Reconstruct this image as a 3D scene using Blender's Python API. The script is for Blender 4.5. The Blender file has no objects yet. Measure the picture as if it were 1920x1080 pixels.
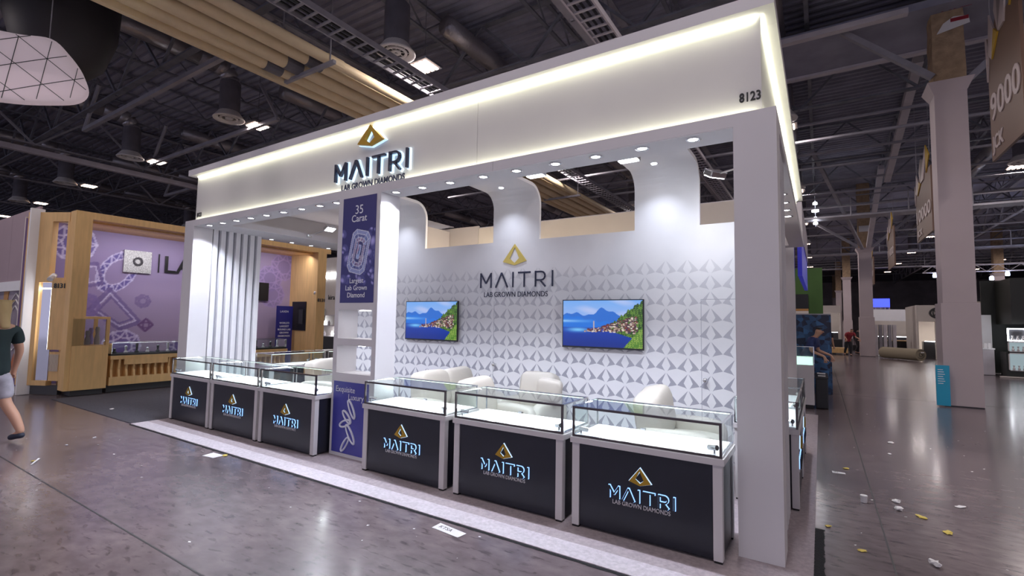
import bpy, bmesh, math, random
import numpy as np
from mathutils import Vector, Matrix
random.seed(7)
S = bpy.context.scene
COL = S.collection
PI = math.pi
def lin(c): return tuple((x/12.92 if x <= .04045 else ((x+.055)/1.055)**2.4) for x in c)
def hx(r, g, b): return lin((r/255, g/255, b/255))

# ---------------------------------------------------------------- camera, world, exposure
CX, CY, CZ = 9.4375, -4.0445, 1.72
YAW, PITCH, ROLL = .5668, .0671, .0172
def basis():
    fw = Vector((-math.sin(YAW)*math.cos(PITCH), math.cos(YAW)*math.cos(PITCH), math.sin(PITCH)))
    r0 = Vector((math.cos(YAW), math.sin(YAW), 0)); u0 = r0.cross(fw)
    r = r0*math.cos(ROLL)+u0*math.sin(ROLL); u = -r0*math.sin(ROLL)+u0*math.cos(ROLL)
    return r, u, fw
_r, _u, _f = basis()
cd = bpy.data.cameras.new('camera'); cam = bpy.data.objects.new('camera', cd); COL.objects.link(cam)
m = Matrix((_r, _u, -_f)).transposed().to_4x4(); m.translation = (CX, CY, CZ); cam.matrix_world = m
cd.sensor_width = 36; cd.lens = 909/1920*36; cd.clip_end = 400; cd.clip_start = .05
S.camera = cam
w = bpy.data.worlds.new('hall_air'); S.world = w; w.use_nodes = True
w.node_tree.nodes['Background'].inputs[0].default_value = (.58, .57, .76, 1)
w.node_tree.nodes['Background'].inputs[1].default_value = .88
S.view_settings.view_transform = 'Standard'; S.view_settings.look = 'None'
S.view_settings.gamma = 1; S.view_settings.use_curve_mapping = False
S.view_settings.exposure = 0.3
S.cycles.use_denoising = True
S.cycles.max_bounces = 8; S.cycles.transparent_max_bounces = 24
S.cycles.sample_clamp_indirect = 4

HALL_LAMP = 85; DOWN = 50; LEDF = 9; CASE_LED = 7; FLOOD = 10
def area(name, loc, sx, sy, power, col, rot=(0, 0, 0), spread=PI):
    l = bpy.data.lights.new(name, 'AREA'); l.shape = 'RECTANGLE'; l.size = sx; l.size_y = sy
    l.energy = power; l.color = col; l.spread = spread
    o = bpy.data.objects.new(name, l); COL.objects.link(o); o.location = loc; o.rotation_euler = rot
    return o
def spot(name, loc, power, col, angle, target=None, blend=.6, r=.03):
    l = bpy.data.lights.new(name, 'SPOT'); l.energy = power; l.color = col; l.spot_size = angle; l.spot_blend = blend
    l.shadow_soft_size = r
    o = bpy.data.objects.new(name, l); COL.objects.link(o); o.location = loc
    if target is not None:
        o.rotation_euler = (Vector(target)-Vector(loc)).to_track_quat('-Z', 'Y').to_euler()
    return o
# ---------------------------------------------------------------- materials
def mat(name, col, rough=.5, metal=0, emit=None, es=0, noise=0, nscale=8, bump=0, bscale=60, coat=0, trans=0, spec=.5, stretch=None):
    M = bpy.data.materials.new(name); M.use_nodes = True
    nt = M.node_tree; b = nt.nodes['Principled BSDF']
    b.inputs['Base Color'].default_value = (*col, 1); b.inputs['Roughness'].default_value = rough
    b.inputs['Metallic'].default_value = metal; b.inputs['Coat Weight'].default_value = coat
    b.inputs['Specular IOR Level'].default_value = spec
    if emit: b.inputs['Emission Color'].default_value = (*emit, 1); b.inputs['Emission Strength'].default_value = es
    if noise or bump:
        tc = nt.nodes.new('ShaderNodeTexCoord'); src = tc.outputs['Object']
        if stretch:
            mp = nt.nodes.new('ShaderNodeMapping'); mp.inputs['Scale'].default_value = stretch
            nt.links.new(src, mp.inputs[0]); src = mp.outputs[0]
    if noise:
        n = nt.nodes.new('ShaderNodeTexNoise'); n.inputs['Scale'].default_value = nscale; n.inputs['Detail'].default_value = 5
        nt.links.new(src, n.inputs['Vector'])
        cr = nt.nodes.new('ShaderNodeValToRGB')
        cr.color_ramp.elements[0].position = .3; cr.color_ramp.elements[1].position = .7
        cr.color_ramp.elements[0].color = (*[c*(1-noise) for c in col], 1)
        cr.color_ramp.elements[1].color = (*[min(1, c*(1+noise)) for c in col], 1)
        nt.links.new(n.outputs[0], cr.inputs[0]); nt.links.new(cr.outputs[0], b.inputs['Base Color'])
    if bump:
        n2 = nt.nodes.new('ShaderNodeTexNoise'); n2.inputs['Scale'].default_value = bscale
        nt.links.new(src, n2.inputs['Vector'])
        bp = nt.nodes.new('ShaderNodeBump'); bp.inputs['Strength'].default_value = bump; bp.inputs['Distance'].default_value = .02
        nt.links.new(n2.outputs[0], bp.inputs['Height']); nt.links.new(bp.outputs[0], b.inputs['Normal'])
    return M
def glassmat(name, tint=(.93, .98, .97), refl=.9):
    M = bpy.data.materials.new(name); M.use_nodes = True; nt = M.node_tree; nt.nodes.clear()
    o = nt.nodes.new('ShaderNodeOutputMaterial'); mx = nt.nodes.new('ShaderNodeMixShader')
    t = nt.nodes.new('ShaderNodeBsdfTransparent'); g = nt.nodes.new('ShaderNodeBsdfGlossy'); f = nt.nodes.new('ShaderNodeFresnel')
    t.inputs[0].default_value = (*tint, 1); g.inputs['Roughness'].default_value = .01; g.inputs[0].default_value = (refl, refl, refl, 1)
    f.inputs[0].default_value = 1.5
    nt.links.new(f.outputs[0], mx.inputs[0]); nt.links.new(t.outputs[0], mx.inputs[1]); nt.links.new(g.outputs[0], mx.inputs[2])
    nt.links.new(mx.outputs[0], o.inputs[0]); return M
def vcolmat(name, emit=0, rough=.4):
    M = bpy.data.materials.new(name); M.use_nodes = True; nt = M.node_tree; b = nt.nodes['Principled BSDF']
    a = nt.nodes.new('ShaderNodeVertexColor'); a.layer_name = 'print'
    b.inputs['Roughness'].default_value = rough
    if emit:
        b.inputs['Base Color'].default_value = (.01, .01, .01, 1)
        nt.links.new(a.outputs[0], b.inputs['Emission Color']); b.inputs['Emission Strength'].default_value = emit
    else: nt.links.new(a.outputs[0], b.inputs['Base Color'])
    return M
WHITE = mat('white_laminate', (.72, .70, .72), .45, noise=.02, nscale=2)
WHITE2 = mat('white_paint_matte', (.88, .88, .90), .6, noise=.02, nscale=3)
FASC = mat('fascia_paint', (.72, .70, .69), .55, noise=.03, nscale=1.5)
SEAM = mat('seam_shadow_gap', (.35, .33, .34), .7)
BLACKP = mat('black_panel', (.012, .013, .022), .35, noise=.15, nscale=4)
BLACK = mat('black_plastic', (.012, .012, .014), .4)
CHROME = mat('chrome', (.75, .76, .78), .16, 1)
DKCH = mat('dark_chrome', (.14, .12, .12), .25, 1)
ALU = mat('white_aluminium', (.66, .63, .64), .38, noise=.02, nscale=5)
NAVY = mat('navy_letter', (.02, .025, .06), .3)
GOLDL = mat('pale_gold_foil', hx(222, 200, 110), .4, .3)
GOLD = mat('gold_foil', hx(190, 150, 50), .35, .55)
HALO = mat('halo_led', (.2, .4, 1), .5, emit=(.30, .55, 1), es=1.25)
HALOW = mat('halo_led_white', (.8, .9, 1), .5, emit=(.5, .75, 1), es=.8)
LED = mat('led_warm_strip', (1, 1, .8), .5, emit=(1, 1, .74), es=9)
LEDC = mat('led_case_strip', (1, 1, 1), .5, emit=(.8, 1, .85), es=2.5)
LAMPW = mat('lamp_cool_white', (1, 1, 1), .5, emit=(.9, .93, 1), es=14)
LAMPH = mat('lamp_hall_tube', (1, 1, 1), .5, emit=(1, .70, .52), es=12)
GLASS = glassmat('clear_glass')
GREENEDGE = mat('glass_edge', (.3, .7, .45), .2, emit=(.45, .8, .25), es=.25)
DECKW = mat('case_deck_white', (.86, .88, .92), .5)
LEATH = mat('cream_leather', hx(208, 202, 190), .5, bump=.12, bscale=9, noise=.03, nscale=4)
WOOD = mat('oak_laminate', hx(228, 188, 128), .5, noise=.08, nscale=3, stretch=(6, 6, .7))
DKGREY = mat('dark_grey_laminate', (.05, .05, .055), .5)
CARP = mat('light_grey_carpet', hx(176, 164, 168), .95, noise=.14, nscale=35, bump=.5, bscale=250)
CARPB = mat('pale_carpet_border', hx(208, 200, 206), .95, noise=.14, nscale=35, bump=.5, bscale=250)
CARPD = mat('charcoal_carpet', hx(74, 72, 80), .95, noise=.2, nscale=40, bump=.5, bscale=200)
FRINGE = mat('black_carpet_tape', (.012, .012, .014), .9, bump=.6, bscale=90)
STEELD = mat('ceiling_steel_dark', (.17, .175, .21), .6, noise=.3, nscale=2)
STEELG = mat('ceiling_steel_grey', (.34, .33, .37), .55, noise=.15, nscale=2)
STEELL = mat('ceiling_steel_light', (.6, .56, .6), .5, noise=.1, nscale=2)
DECKM = mat('roof_deck_dark', (.30, .30, .38), .8, noise=.2, nscale=1)
DUCTD = mat('duct_dark', (.17, .16, .185), .5, noise=.15, nscale=3)
DUCTS = mat('duct_silver', (.42, .4, .42), .35, .7, bump=.7, bscale=9)
CREAMP = mat('cream_pipe_lagging', hx(245, 224, 184), .6, noise=.05, nscale=3, bump=.1, bscale=8)
COLP = mat('column_paint', hx(196, 182, 184), .55, noise=.04, nscale=1.2)
FIREP = mat('fireproof_foam', hx(170, 145, 118), .95, noise=.2, nscale=6, bump=1, bscale=12)
BEIGE = mat('beige_wall_panel', hx(224, 216, 208), .6, noise=.03, nscale=2)
WARM = mat('warm_wall_panel', hx(246, 236, 220), .6, noise=.03, nscale=2)
HALLW = mat('hall_wall', (.5, .45, .47), .8, noise=.2, nscale=.5)
PRINTG = None
def floor_mat():
    M = bpy.data.materials.new('polished_concrete'); M.use_nodes = True; nt = M.node_tree; b = nt.nodes['Principled BSDF']
    tc = nt.nodes.new('ShaderNodeTexCoord')
    def N(sc, det=6, st=None, dist=0):
        n = nt.nodes.new('ShaderNodeTexNoise'); n.inputs['Scale'].default_value = sc; n.inputs['Detail'].default_value = det
        n.inputs['Distortion'].default_value = dist
        if st:
            mp = nt.nodes.new('ShaderNodeMapping'); mp.inputs['Scale'].default_value = st; nt.links.new(tc.outputs['Object'], mp.inputs[0]); nt.links.new(mp.outputs[0], n.inputs['Vector'])
        else: nt.links.new(tc.outputs['Object'], n.inputs['Vector'])
        return n
    a = N(.5, 5, None, 0); c = N(9, 4, (.6, 1, 1), 0)
    r1 = nt.nodes.new('ShaderNodeValToRGB'); e = r1.color_ramp.elements
    e[0].position = .32; e[0].color = (*hx(96, 86, 92), 1); e[1].position = .68; e[1].color = (*hx(140, 126, 128), 1)
    nt.links.new(a.outputs[0], r1.inputs[0])
    r2 = nt.nodes.new('ShaderNodeValToRGB'); e = r2.color_ramp.elements
    e[0].position = .36; e[0].color = (.62, .61, .64, 1); e[1].position = .7; e[1].color = (1, 1, 1, 1); r1.color_ramp.interpolation = 'B_SPLINE'
    nt.links.new(c.outputs[0], r2.inputs[0])
    mx = nt.nodes.new('ShaderNodeMix'); mx.data_type = 'RGBA'; mx.blend_type = 'MULTIPLY'; mx.inputs[0].default_value = .8
    nt.links.new(r1.outputs[0], mx.inputs[6]); nt.links.new(r2.outputs[0], mx.inputs[7])
    sc_ = N(13, 7, (.5, 1.5, 1), .4); r3 = nt.nodes.new('ShaderNodeValToRGB'); e = r3.color_ramp.elements
    e[0].position = .33; e[0].color = (.5, .48, .52, 1); e[1].position = .43; e[1].color = (1, 1, 1, 1); nt.links.new(sc_.outputs[0], r3.inputs[0])
    m2 = nt.nodes.new('ShaderNodeMix'); m2.data_type = 'RGBA'; m2.blend_type = 'MULTIPLY'; m2.inputs[0].default_value = .8
    nt.links.new(mx.outputs[2], m2.inputs[6]); nt.links.new(r3.outputs[0], m2.inputs[7]); nt.links.new(m2.outputs[2], b.inputs['Base Color'])
    b.inputs['Roughness'].default_value = .25
    n3 = N(14, 3, (1, .5, 1)); bp = nt.nodes.new('ShaderNodeBump'); bp.inputs['Strength'].default_value = .09; bp.inputs['Distance'].default_value = .01
    nt.links.new(n3.outputs[0], bp.inputs['Height']); nt.links.new(bp.outputs[0], b.inputs['Normal'])
    b.inputs['Specular IOR Level'].default_value = .75; b.inputs['Coat Weight'].default_value = .25; b.inputs['Coat Roughness'].default_value = .12
    return M
FLOORM = floor_mat()
DIFW = mat('diffuser_enamel', (.8, .77, .74), .5)
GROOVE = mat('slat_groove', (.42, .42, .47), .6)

def translucent_mat():
    M = bpy.data.materials.new('translucent_ceiling'); M.use_nodes = True; nt = M.node_tree; nt.nodes.clear()
    o = nt.nodes.new('ShaderNodeOutputMaterial'); mx = nt.nodes.new('ShaderNodeMixShader'); mx.inputs[0].default_value = .55
    d = nt.nodes.new('ShaderNodeBsdfDiffuse'); t = nt.nodes.new('ShaderNodeBsdfTranslucent')
    d.inputs[0].default_value = (.82, .81, .83, 1); t.inputs[0].default_value = (.88, .87, .9, 1)
    nt.links.new(d.outputs[0], mx.inputs[1]); nt.links.new(t.outputs[0], mx.inputs[2]); nt.links.new(mx.outputs[0], o.inputs[0]); return M
TRANSLUC = translucent_mat()  # translucency added so light from above brightens the ceiling panel
# ---------------------------------------------------------------- mesh helpers
class MB:
    def __init__(s): s.v = []; s.f = []
    def box(s, x0, y0, z0, x1, y1, z1):
        i = len(s.v)
        s.v += [(x0, y0, z0), (x1, y0, z0), (x1, y1, z0), (x0, y1, z0), (x0, y0, z1), (x1, y0, z1), (x1, y1, z1), (x0, y1, z1)]
        s.f += [tuple(i+k for k in q) for q in ((0, 3, 2, 1), (4, 5, 6, 7), (0, 1, 5, 4), (1, 2, 6, 5), (2, 3, 7, 6), (3, 0, 4, 7))]
        return s
    def prism(s, poly, a0, a1, axis='y'):
        """extrude a 2-D polygon: axis y -> (x,z) polygon; axis x -> (y,z); axis z -> (x,y)"""
        def P(p, a): return {'y': (p[0], a, p[1]), 'x': (a, p[0], p[1]), 'z': (p[0], p[1], a)}[axis]
        i = len(s.v); n = len(poly)
        s.v += [P(p, a0) for p in poly]+[P(p, a1) for p in poly]
        s.f.append(tuple(range(i, i+n))); s.f.append(tuple(range(i+2*n-1, i+n-1, -1)))
        for k in range(n): s.f.append((i+k, i+(k+1) % n, i+n+(k+1) % n, i+n+k))
        return s
    def tube(s, p0, p1, r, n=8, r1=None, cap=True):
        p0 = Vector(p0); p1 = Vector(p1); d = (p1-p0)
        if d.length < 1e-6: return s
        q = d.to_track_quat('Z', 'Y'); i = len(s.v); r1 = r if r1 is None else r1
        for p, rr in ((p0, r), (p1, r1)):
            for k in range(n):
                a = 2*PI*k/n+PI/n; s.v.append(tuple(p+q @ Vector((rr*math.cos(a), rr*math.sin(a), 0))))
        for k in range(n): s.f.append((i+k, i+(k+1) % n, i+n+(k+1) % n, i+n+k))
        if cap: s.f.append(tuple(i+k for k in range(n-1, -1, -1))); s.f.append(tuple(i+n+k for k in range(n)))
        return s
    def path(s, pts, r, n=8):
        for a, b in zip(pts[:-1], pts[1:]): s.tube(a, b, r, n)
        return s
    def lathe(s, prof, n=24, c=(0, 0, 0)):
        i = len(s.v)
        for (r, z) in prof:
            for k in range(n):
                a = 2*PI*k/n; s.v.append((c[0]+r*math.cos(a), c[1]+r*math.sin(a), c[2]+z))
        for j in range(len(prof)-1):
            for k in range(n): s.f.append((i+j*n+k, i+j*n+(k+1) % n, i+(j+1)*n+(k+1) % n, i+(j+1)*n+k))
        return s
    def quad(s, *p):
        i = len(s.v); s.v += list(p); s.f.append(tuple(range(i, i+len(p)))); return s
    def build(s, name, mt, parent=None, bevel=0, smooth=False, loc=None, seg=2):
        me = bpy.data.meshes.new(name); me.from_pydata(s.v, [], s.f); me.update()
        bm = bmesh.new(); bm.from_mesh(me); bmesh.ops.recalc_face_normals(bm, faces=bm.faces)
        if bevel:
            es = [e for e in bm.edges if len(e.link_faces) == 2 and e.calc_face_angle(0) > .5]
            bmesh.ops.bevel(bm, geom=es, offset=bevel, segments=seg, affect='EDGES', profile=.6)
        bm.to_mesh(me); bm.free()
        if smooth:
            for p in me.polygons: p.use_smooth = True
        me.materials.append(mt)
        o = bpy.data.objects.new(name, me); COL.objects.link(o)
        if parent: o.parent = parent
        if loc: o.location = loc
        return o
def B(name, mt, parent, *b, bevel=0): return MB().box(*b).build(name, mt, parent, bevel)
def thing(name, label, cat, loc=(0, 0, 0), rz=0, group=None):
    o = bpy.data.objects.new(name, None); COL.objects.link(o); o.location = loc; o.rotation_euler = (0, 0, rz)
    o.empty_display_size = .2; o['label'] = label; o['category'] = cat
    if group: o['group'] = group
    return o
def tag(o, label, cat, group=None, kind=None):
    o['label'] = label; o['category'] = cat
    if group: o['group'] = group
    if kind: o['kind'] = kind
    return o
def struct(o): o['kind'] = 'structure'; return o
def stuff(o): o['kind'] = 'stuff'; return o
def dup(root, loc, rz, label=None):
    def cp(o, par):
        c = o.copy(); COL.objects.link(c); c.parent = par
        for ch in list(o.children): cp(ch, c)
        return c
    r = cp(root, None); r.location = loc; r.rotation_euler = (0, 0, rz)
    if label: r['label'] = label
    return r
def gridprint(name, fn, w, h, nx, ny, mt, parent, origin, ux=(1, 0, 0), uz=(0, 0, 1)):
    """flat print: a fine grid whose vertex colours come from fn(u, v) arrays in 0..1 (sRGB)"""
    u, v = np.meshgrid(np.linspace(0, 1, nx), np.linspace(0, 1, ny))
    c = np.clip(fn(u, v), 0, 1); c = np.where(c <= .04045, c/12.92, ((c+.055)/1.055)**2.4)
    o_, X, Z = np.array(origin, float), np.array(ux, float)*w, np.array(uz, float)*h
    P = o_+u[..., None]*X+v[..., None]*Z
    idx = np.arange(nx*ny).reshape(ny, nx)
    F = np.stack([idx[:-1, :-1], idx[:-1, 1:], idx[1:, 1:], idx[1:, :-1]], -1).reshape(-1, 4)
    me = bpy.data.meshes.new(name); me.from_pydata(P.reshape(-1, 3).tolist(), [], F.tolist())
    a = me.color_attributes.new('print', 'FLOAT_COLOR', 'POINT')
    rgba = np.ones((nx*ny, 4), np.float32); rgba[:, :3] = c.reshape(-1, 3); a.data.foreach_set('color', rgba.ravel())
    me.materials.append(mt); o = bpy.data.objects.new(name, me); COL.objects.link(o)
    if parent: o.parent = parent
    return o
def text(name, body, size, mt, parent, loc, rot, ext=.004, align='LEFT', width=None, bold=0, shear=0):
    cu = bpy.data.curves.new(name, 'FONT'); cu.body = body; cu.size = size; cu.extrude = ext; cu.align_x = align
    cu.offset = bold; cu.resolution_u = 3; cu.shear = shear
    t = bpy.data.objects.new(name, cu); COL.objects.link(t)
    bpy.context.view_layer.update()
    me = bpy.data.meshes.new_from_object(t.evaluated_get(bpy.context.evaluated_depsgraph_get()))
    bpy.data.objects.remove(t); me.materials.clear(); me.materials.append(mt)
    if width:
        xs = [v.co.x for v in me.vertices]; s = width/(max(xs)-min(xs)); x0 = min(xs)
        if align == 'CENTER':
            c = (max(xs)+min(xs))/2
            for v in me.vertices: v.co.x = (v.co.x-c)*s
        else:
            for v in me.vertices: v.co.x = (v.co.x-x0)*s
    o = bpy.data.objects.new(name, me); COL.objects.link(o)
    if parent: o.parent = parent
    o.location = loc; o.rotation_euler = rot
    return o
FRONT = (PI/2, 0, 0)          # text standing up, read from -y
EAST = (PI/2, 0, PI/2)        # text standing up, read from +x

# brand lettering: strokes in a 5.63 x 1 box
def stroke(p, q, t):
    p = Vector(p); q = Vector(q); d = (q-p).normalized(); n = Vector((-d.y, d.x))*t/2
    return [tuple(p-n), tuple(q-n), tuple(q+n), tuple(p+n)]
def brand_polys(grow=0):
    t = .105+2*grow; L = []
    def st(a, b):
        d = (Vector(b)-Vector(a)).normalized()*grow
        L.append(stroke(tuple(Vector(a)-d), tuple(Vector(b)+d), t))
    st((.06, 0), (.06, 1)); st((.06, .97), (.48, .3)); st((.48, .3), (.9, .97)); st((.9, 0), (.9, 1))
    st((1.27, 0), (1.74, .98)); st((1.74, .98), (2.21, 0))
    st((2.62, 0), (2.62, 1))
    st((3.0, .94), (3.94, .94)); st((3.47, 0), (3.47, .94))
    st((4.3, 0), (4.3, 1)); st((4.3, .94), (4.72, .94)); st((4.3, .42), (4.75, .42))
    pts = [(4.72+.26*math.sin(a), .68+.26*math.cos(a)) for a in np.linspace(0, PI, 7)]
    for a, b in zip(pts[:-1], pts[1:]): st(a, b)
    st((4.62, .42), (5.02, 0))
    st((5.5, 0), (5.5, 1))
    return L
ICON_L = [(.5, 1), (0, .19), (.5, 0), (.5, .11), (.29, .33), (.5, .84)]
ICON_R = [(.5, 1), (1, .19), (.5, 0), (.5, .11), (.69, .33), (.5, .84)]
def brand(parent, x, z, W, y, dep, front, halo, tag_mt, kind, tagz=None):
    """MAITRI + crystal + tagline on a plane facing -y; x,z lower-left corner of letters, W letter width"""
    k = W/5.56
    a = MB(); h = MB()
    for g, mb_, y0, y1 in ((0, a, y-dep, y-dep*.45), (.042, h, y-dep*.4, y)):
        if g and not halo: continue
        for q, poly in enumerate(brand_polys(g)):
            e = .0002*(q % 5)
            mb_.prism([(x+p[0]*k, z+p[1]*k) for p in poly], y0-e, y1)
    a.build('brand_lettering', front, parent)
    if halo: h.build('letter_halo', halo, parent)
    iw = W*.325; ih = iw*.78; ix = x+W/2-iw/2-.01*W; iz = z+k*1.42
    if kind == 'fascia': iw = W*.345; ih = .272; ix = x+W/2-iw/2+.01; iz = 3.903
    i = MB()
    for P in (ICON_L, ICON_R): i.prism([(ix+p[0]*iw, iz+p[1]*ih) for p in P], y-dep*1.1, y-dep*.45)
    i.build('crystal_emblem', GOLDL if kind == 'wall' else GOLD, parent)
    if halo:
        hh = MB(); c = .5
        for P in (ICON_L, ICON_R):
            hh.prism([(ix+(c+(p[0]-c)*1.09)*iw, iz+(.38+(p[1]-.38)*(1.08 if p[1] in (1, 0, .19) else .88))*ih) for p in P], y-dep*.4, y)
        hh.build('emblem_halo', HALOW, parent)
    text('tagline', 'LAB GROWN DIAMONDS', W*.088, tag_mt, parent, (x+W*.06, y-.004, (tagz if tagz is not None else z-W*.105)), FRONT, .003, width=W*.87, bold=(.002 if kind == 'fascia' else 0)*W)

# ================================================================= HALL STRUCTURE
fl = MB().box(-60, -30, -.1, 60, 110, 0).build('floor', FLOORM); struct(fl)
JOINT = mat('joint_filler', (.05, .045, .05), .6)
for (x0, y0, x1, y1) in ((-60, -2.325, 9.2, -2.312), (9.2, -2.325, 60, -2.312), (9.84, -30, 9.853, 110), (-60, 10.9, 60, 10.913), (16.2, -30, 16.213, 110)):
    MB().box(x0, y0, 0, x1, y1, .0015).build('floor_joint', JOINT, fl)
# roof deck with real corrugation (ridges run along x)
def deck():
    m_ = MB(); y = -30; xs = (-60, 60)
    prof = []
    while y < 34:
        prof += [(y, 10.2), (y+.1, 10.2), (y+.14, 10.27), (y+.26, 10.27), (y+.3, 10.2)]; y += .3
    prof += [(110, 10.2)]
    for a, b in zip(prof[:-1], prof[1:]):
        if a == b: continue
        m_.quad((xs[0], a[0], a[1]), (xs[1], a[0], a[1]), (xs[1], b[0], b[1]), (xs[0], b[0], b[1]))
    m_.quad((-60, -30, 10.4), (60, -30, 10.4), (60, 110, 10.4), (-60, 110, 10.4))
    return m_
struct(deck().build('ceiling', DECKM))
struct(B('wall_back', HALLW, None, -60, 109, 0, 60, 110, 10.4))
struct(B('wall_left', HALLW, None, -61, -30, 0, -60, 110, 10.4))
struct(B('wall_right', HALLW, None, 60, -30, 0, 61, 110, 10.4))

def bar_joist(L, hgt, step, r, name='roof_joist', mt=STEELD):
    m_ = MB(); m_.box(0, -r, hgt-.05, L, r, hgt); m_.box(0, -r, 0, L, r, .05)
    x = 0; up = False
    while x < L-.01:
        m_.tube((x, 0, 0 if not up else hgt), (min(L, x+step), 0, hgt if not up else 0), r*.5, 4, cap=False); x += step; up = not up
    return m_
def place(o, locs, rz=0, first=True):
    for i, l in enumerate(locs):
        c = o if i == 0 else o.copy()
        if i: COL.objects.link(c)
        c.location = l; c.rotation_euler = (0, 0, rz)
# joists running in y (every 2.5 m) and trusses running in x
j = struct(bar_joist(72, .7, .8, .05).build('roof_joist', STEELD))
place(j, [(x, -14, 9.45) for x in np.arange(-40, 38, 2.9)], PI/2)
t = struct(bar_joist(84, 1.5, 1.5, .09).build('roof_truss', STEELD))
place(t, [(-42, y, 8.55) for y in (-9, -3.6, 1.7, 6.6, 13.5, 19.5, 25.5, 31, 41, 51, 62, 75)])
t2 = struct(bar_joist(110, 1.7, 1.8, .1).build('roof_girder', STEELG))
place(t2, [(x, -20, 8.3) for x in (-32, -24, -16.6, -3.2, 5.0, 19, 27)], PI/2)
# light grey struts across the left bay
for (y, x0, x1, z) in ((-1.6, -12, -3, 8), (1.8, -12, -2.2, 8), (4.6, -14, -5, 7.95), (7.5, -20, -4.5, 8), (11, -24, -8, 8.1)):
    struct(MB().box(x0, y-.06, z, x1, y+.06, z+.12).build('roof_strut', STEELG))
    for xe in (x0, x1): struct(MB().tube((xe, y, z+.05), (xe-1.1*(1 if xe == x0 else -1)*-1, y, 9.4), .06, 6).build('roof_brace', STEELG))
struct(MB().box(-16.7, -8, 7.94, -16.45, 45, 8.14).build('roof_rail', STEELL))
struct(MB().box(-10.1, 9.5, 7.0, -9.9, 45, 7.2).build('roof_rail', STEELG))
# header beams of the right bay
struct(B('roof_header', DECKM, None, 5.4, 9.95, 9.02, 40, 12.1, 9.2))
for y in (9.9, 12.15):
    struct(B('roof_rail', STEELL, None, 5.4, y-.09, 8.95, 11.3 if y < 11 else 40, y+.09, 9.08))
for (p, q, r) in (((9.95, 10.2, 9.15), (11.75, 10.3, 7.5), .09), ((11.9, 13, 9.2), (12.05, 22.5, 8.2), .16), ((9.3, 19, 8.9), (11.6, 30.8, 6.3), .1),
                  ((12.4, 10.6, 7.4), (14.4, 10.8, 9.4), .1), ((12, 31, 6.3), (15, 31, 9), .1), ((11.6, 31, 6.3), (8, 31, 9), .1), ((12, 24, 9.2), (11.9, 30.8, 6.4), .16)):
    struct(MB().tube(p, q, r, 4).build('roof_brace', STEELL if r > .15 else STEELG))
for k, y in enumerate((14.2, 17.5, 22, 27.5, 34, 45, 55)):
    for z in (8.3, 7.75):
        struct(MB().tube((-6+k*1.5, y, z), (45, y, z), .05, 6).build('sprinkler_pipe', STEELG))
for k, (y, z) in enumerate(((24.5, 7.1), (38, 6.9), (52, 7.2))):
    struct(B('catwalk_deck', STEELG, None, 2, y, z, 40, y+.9, z+.08))
    r_ = MB()
    for zz in (.5, 1.0): r_.tube((2, y, z+zz), (40, y, z+zz), .03, 5)
    for x in np.arange(2, 40, 2.2): r_.tube((x, y, z), (x, y, z+1), .03, 5)
    struct(r_.build('catwalk_rail', STEELG))

# hall columns
def column(x, y, w_, cap, full=True, top=10.2):
    c = bpy.data.objects.new('hall_column', None); COL.objects.link(c); c.location = (x, y, 0); struct(c)
    h = w_/2
    B('column_base', COLP, c, -h, -h, 0.02, h, h, 2.28, bevel=.01)
    B('column_shaft', COLP, c, -h*.87, -h*.87, 2.28, h*.87, h*.87, cap, bevel=.01)
    B('column_foot', BLACK, c, -h+.01, -h+.01, 0, h-.01, h-.01, .03)
    k = MB(); a, b = h*.88, h*1.24; z = cap-.02
    i = len(k.v)
    k.v += [(-a, -a, z-.26), (a, -a, z-.26), (a, a, z-.26), (-a, a, z-.26), (-b, -b, z), (b, -b, z), (b, b, z), (-b, b, z)]
    k.f += [(0, 1, 5, 4), (1, 2, 6, 5), (2, 3, 7, 6), (3, 0, 4, 7), (4, 5, 6, 7), (3, 2, 1, 0)]
    k.build('column_capital', COLP, c)
    f = MB(); n = 12; prof = []
    q = MB()
    N = 14; hh = h*.86
    ring = [(-hh, -hh), (0, -hh*1.03), (hh, -hh), (hh*1.03, 0), (hh, hh), (0, hh*1.02), (-hh, hh), (-hh*1.02, 0)]
    for j_ in range(N+1):
        z = cap+(top-cap)*j_/N
        for (px, py) in ring:
            q.v.append((px*(1+random.uniform(-.04, .04)), py*(1+random.uniform(-.04, .04)), z))
    for j_ in range(N):
        for k_ in range(8): q.f.append((j_*8+k_, j_*8+(k_+1) % 8, (j_+1)*8+(k_+1) % 8, (j_+1)*8+k_))
    q.build('fireproof_sleeve', FIREP, c)
    return c, h
c1, h1 = column(12.05, 10.62, .66, 7.38)
RED = mat('red_print', hx(150, 30, 45), .6)
text('stencil_lettering', 'FIRE', .3, RED, c1, (-.12, -h1*.9-.02, 9.02), FRONT, .004, bold=.006)
B('red_tag', RED, c1, .05, -h1*.9-.03, 8.72, .36, -h1*.9-.01, 8.8)
WPRINT = mat('white_sheet', (.8, .78, .78), .6)
MB().prism([(-.2, 8.5), (.38, 8.62), (.36, 8.8), (.1, 8.84), (-.08, 8.72)], -h1*.9-.02, -h1*.9-.01).build('torn_sheet', WPRINT, c1)
BEI2 = COLP
for (x, y, w_, cp_) in ((11.72, 31.2, .72, 6.35), (11.6, 51.5, .72, 6.35), (11.5, 72, .72, 6.35), (11.5, 92, .72, 6.35), (-9, 51.5, .72, 6.35), (32, 31.2, .72, 6.35), (32, 51.5, .72, 6.35), (22, 51.5, .72, 6.35)):
    column(x, y, w_, cp_)
B('bay_number', WPRINT, [o for o in COL.objects if o.name == 'hall_column.001'][0], -.25, -.36, 7.3, .25, -.34, 7.65)

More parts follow.
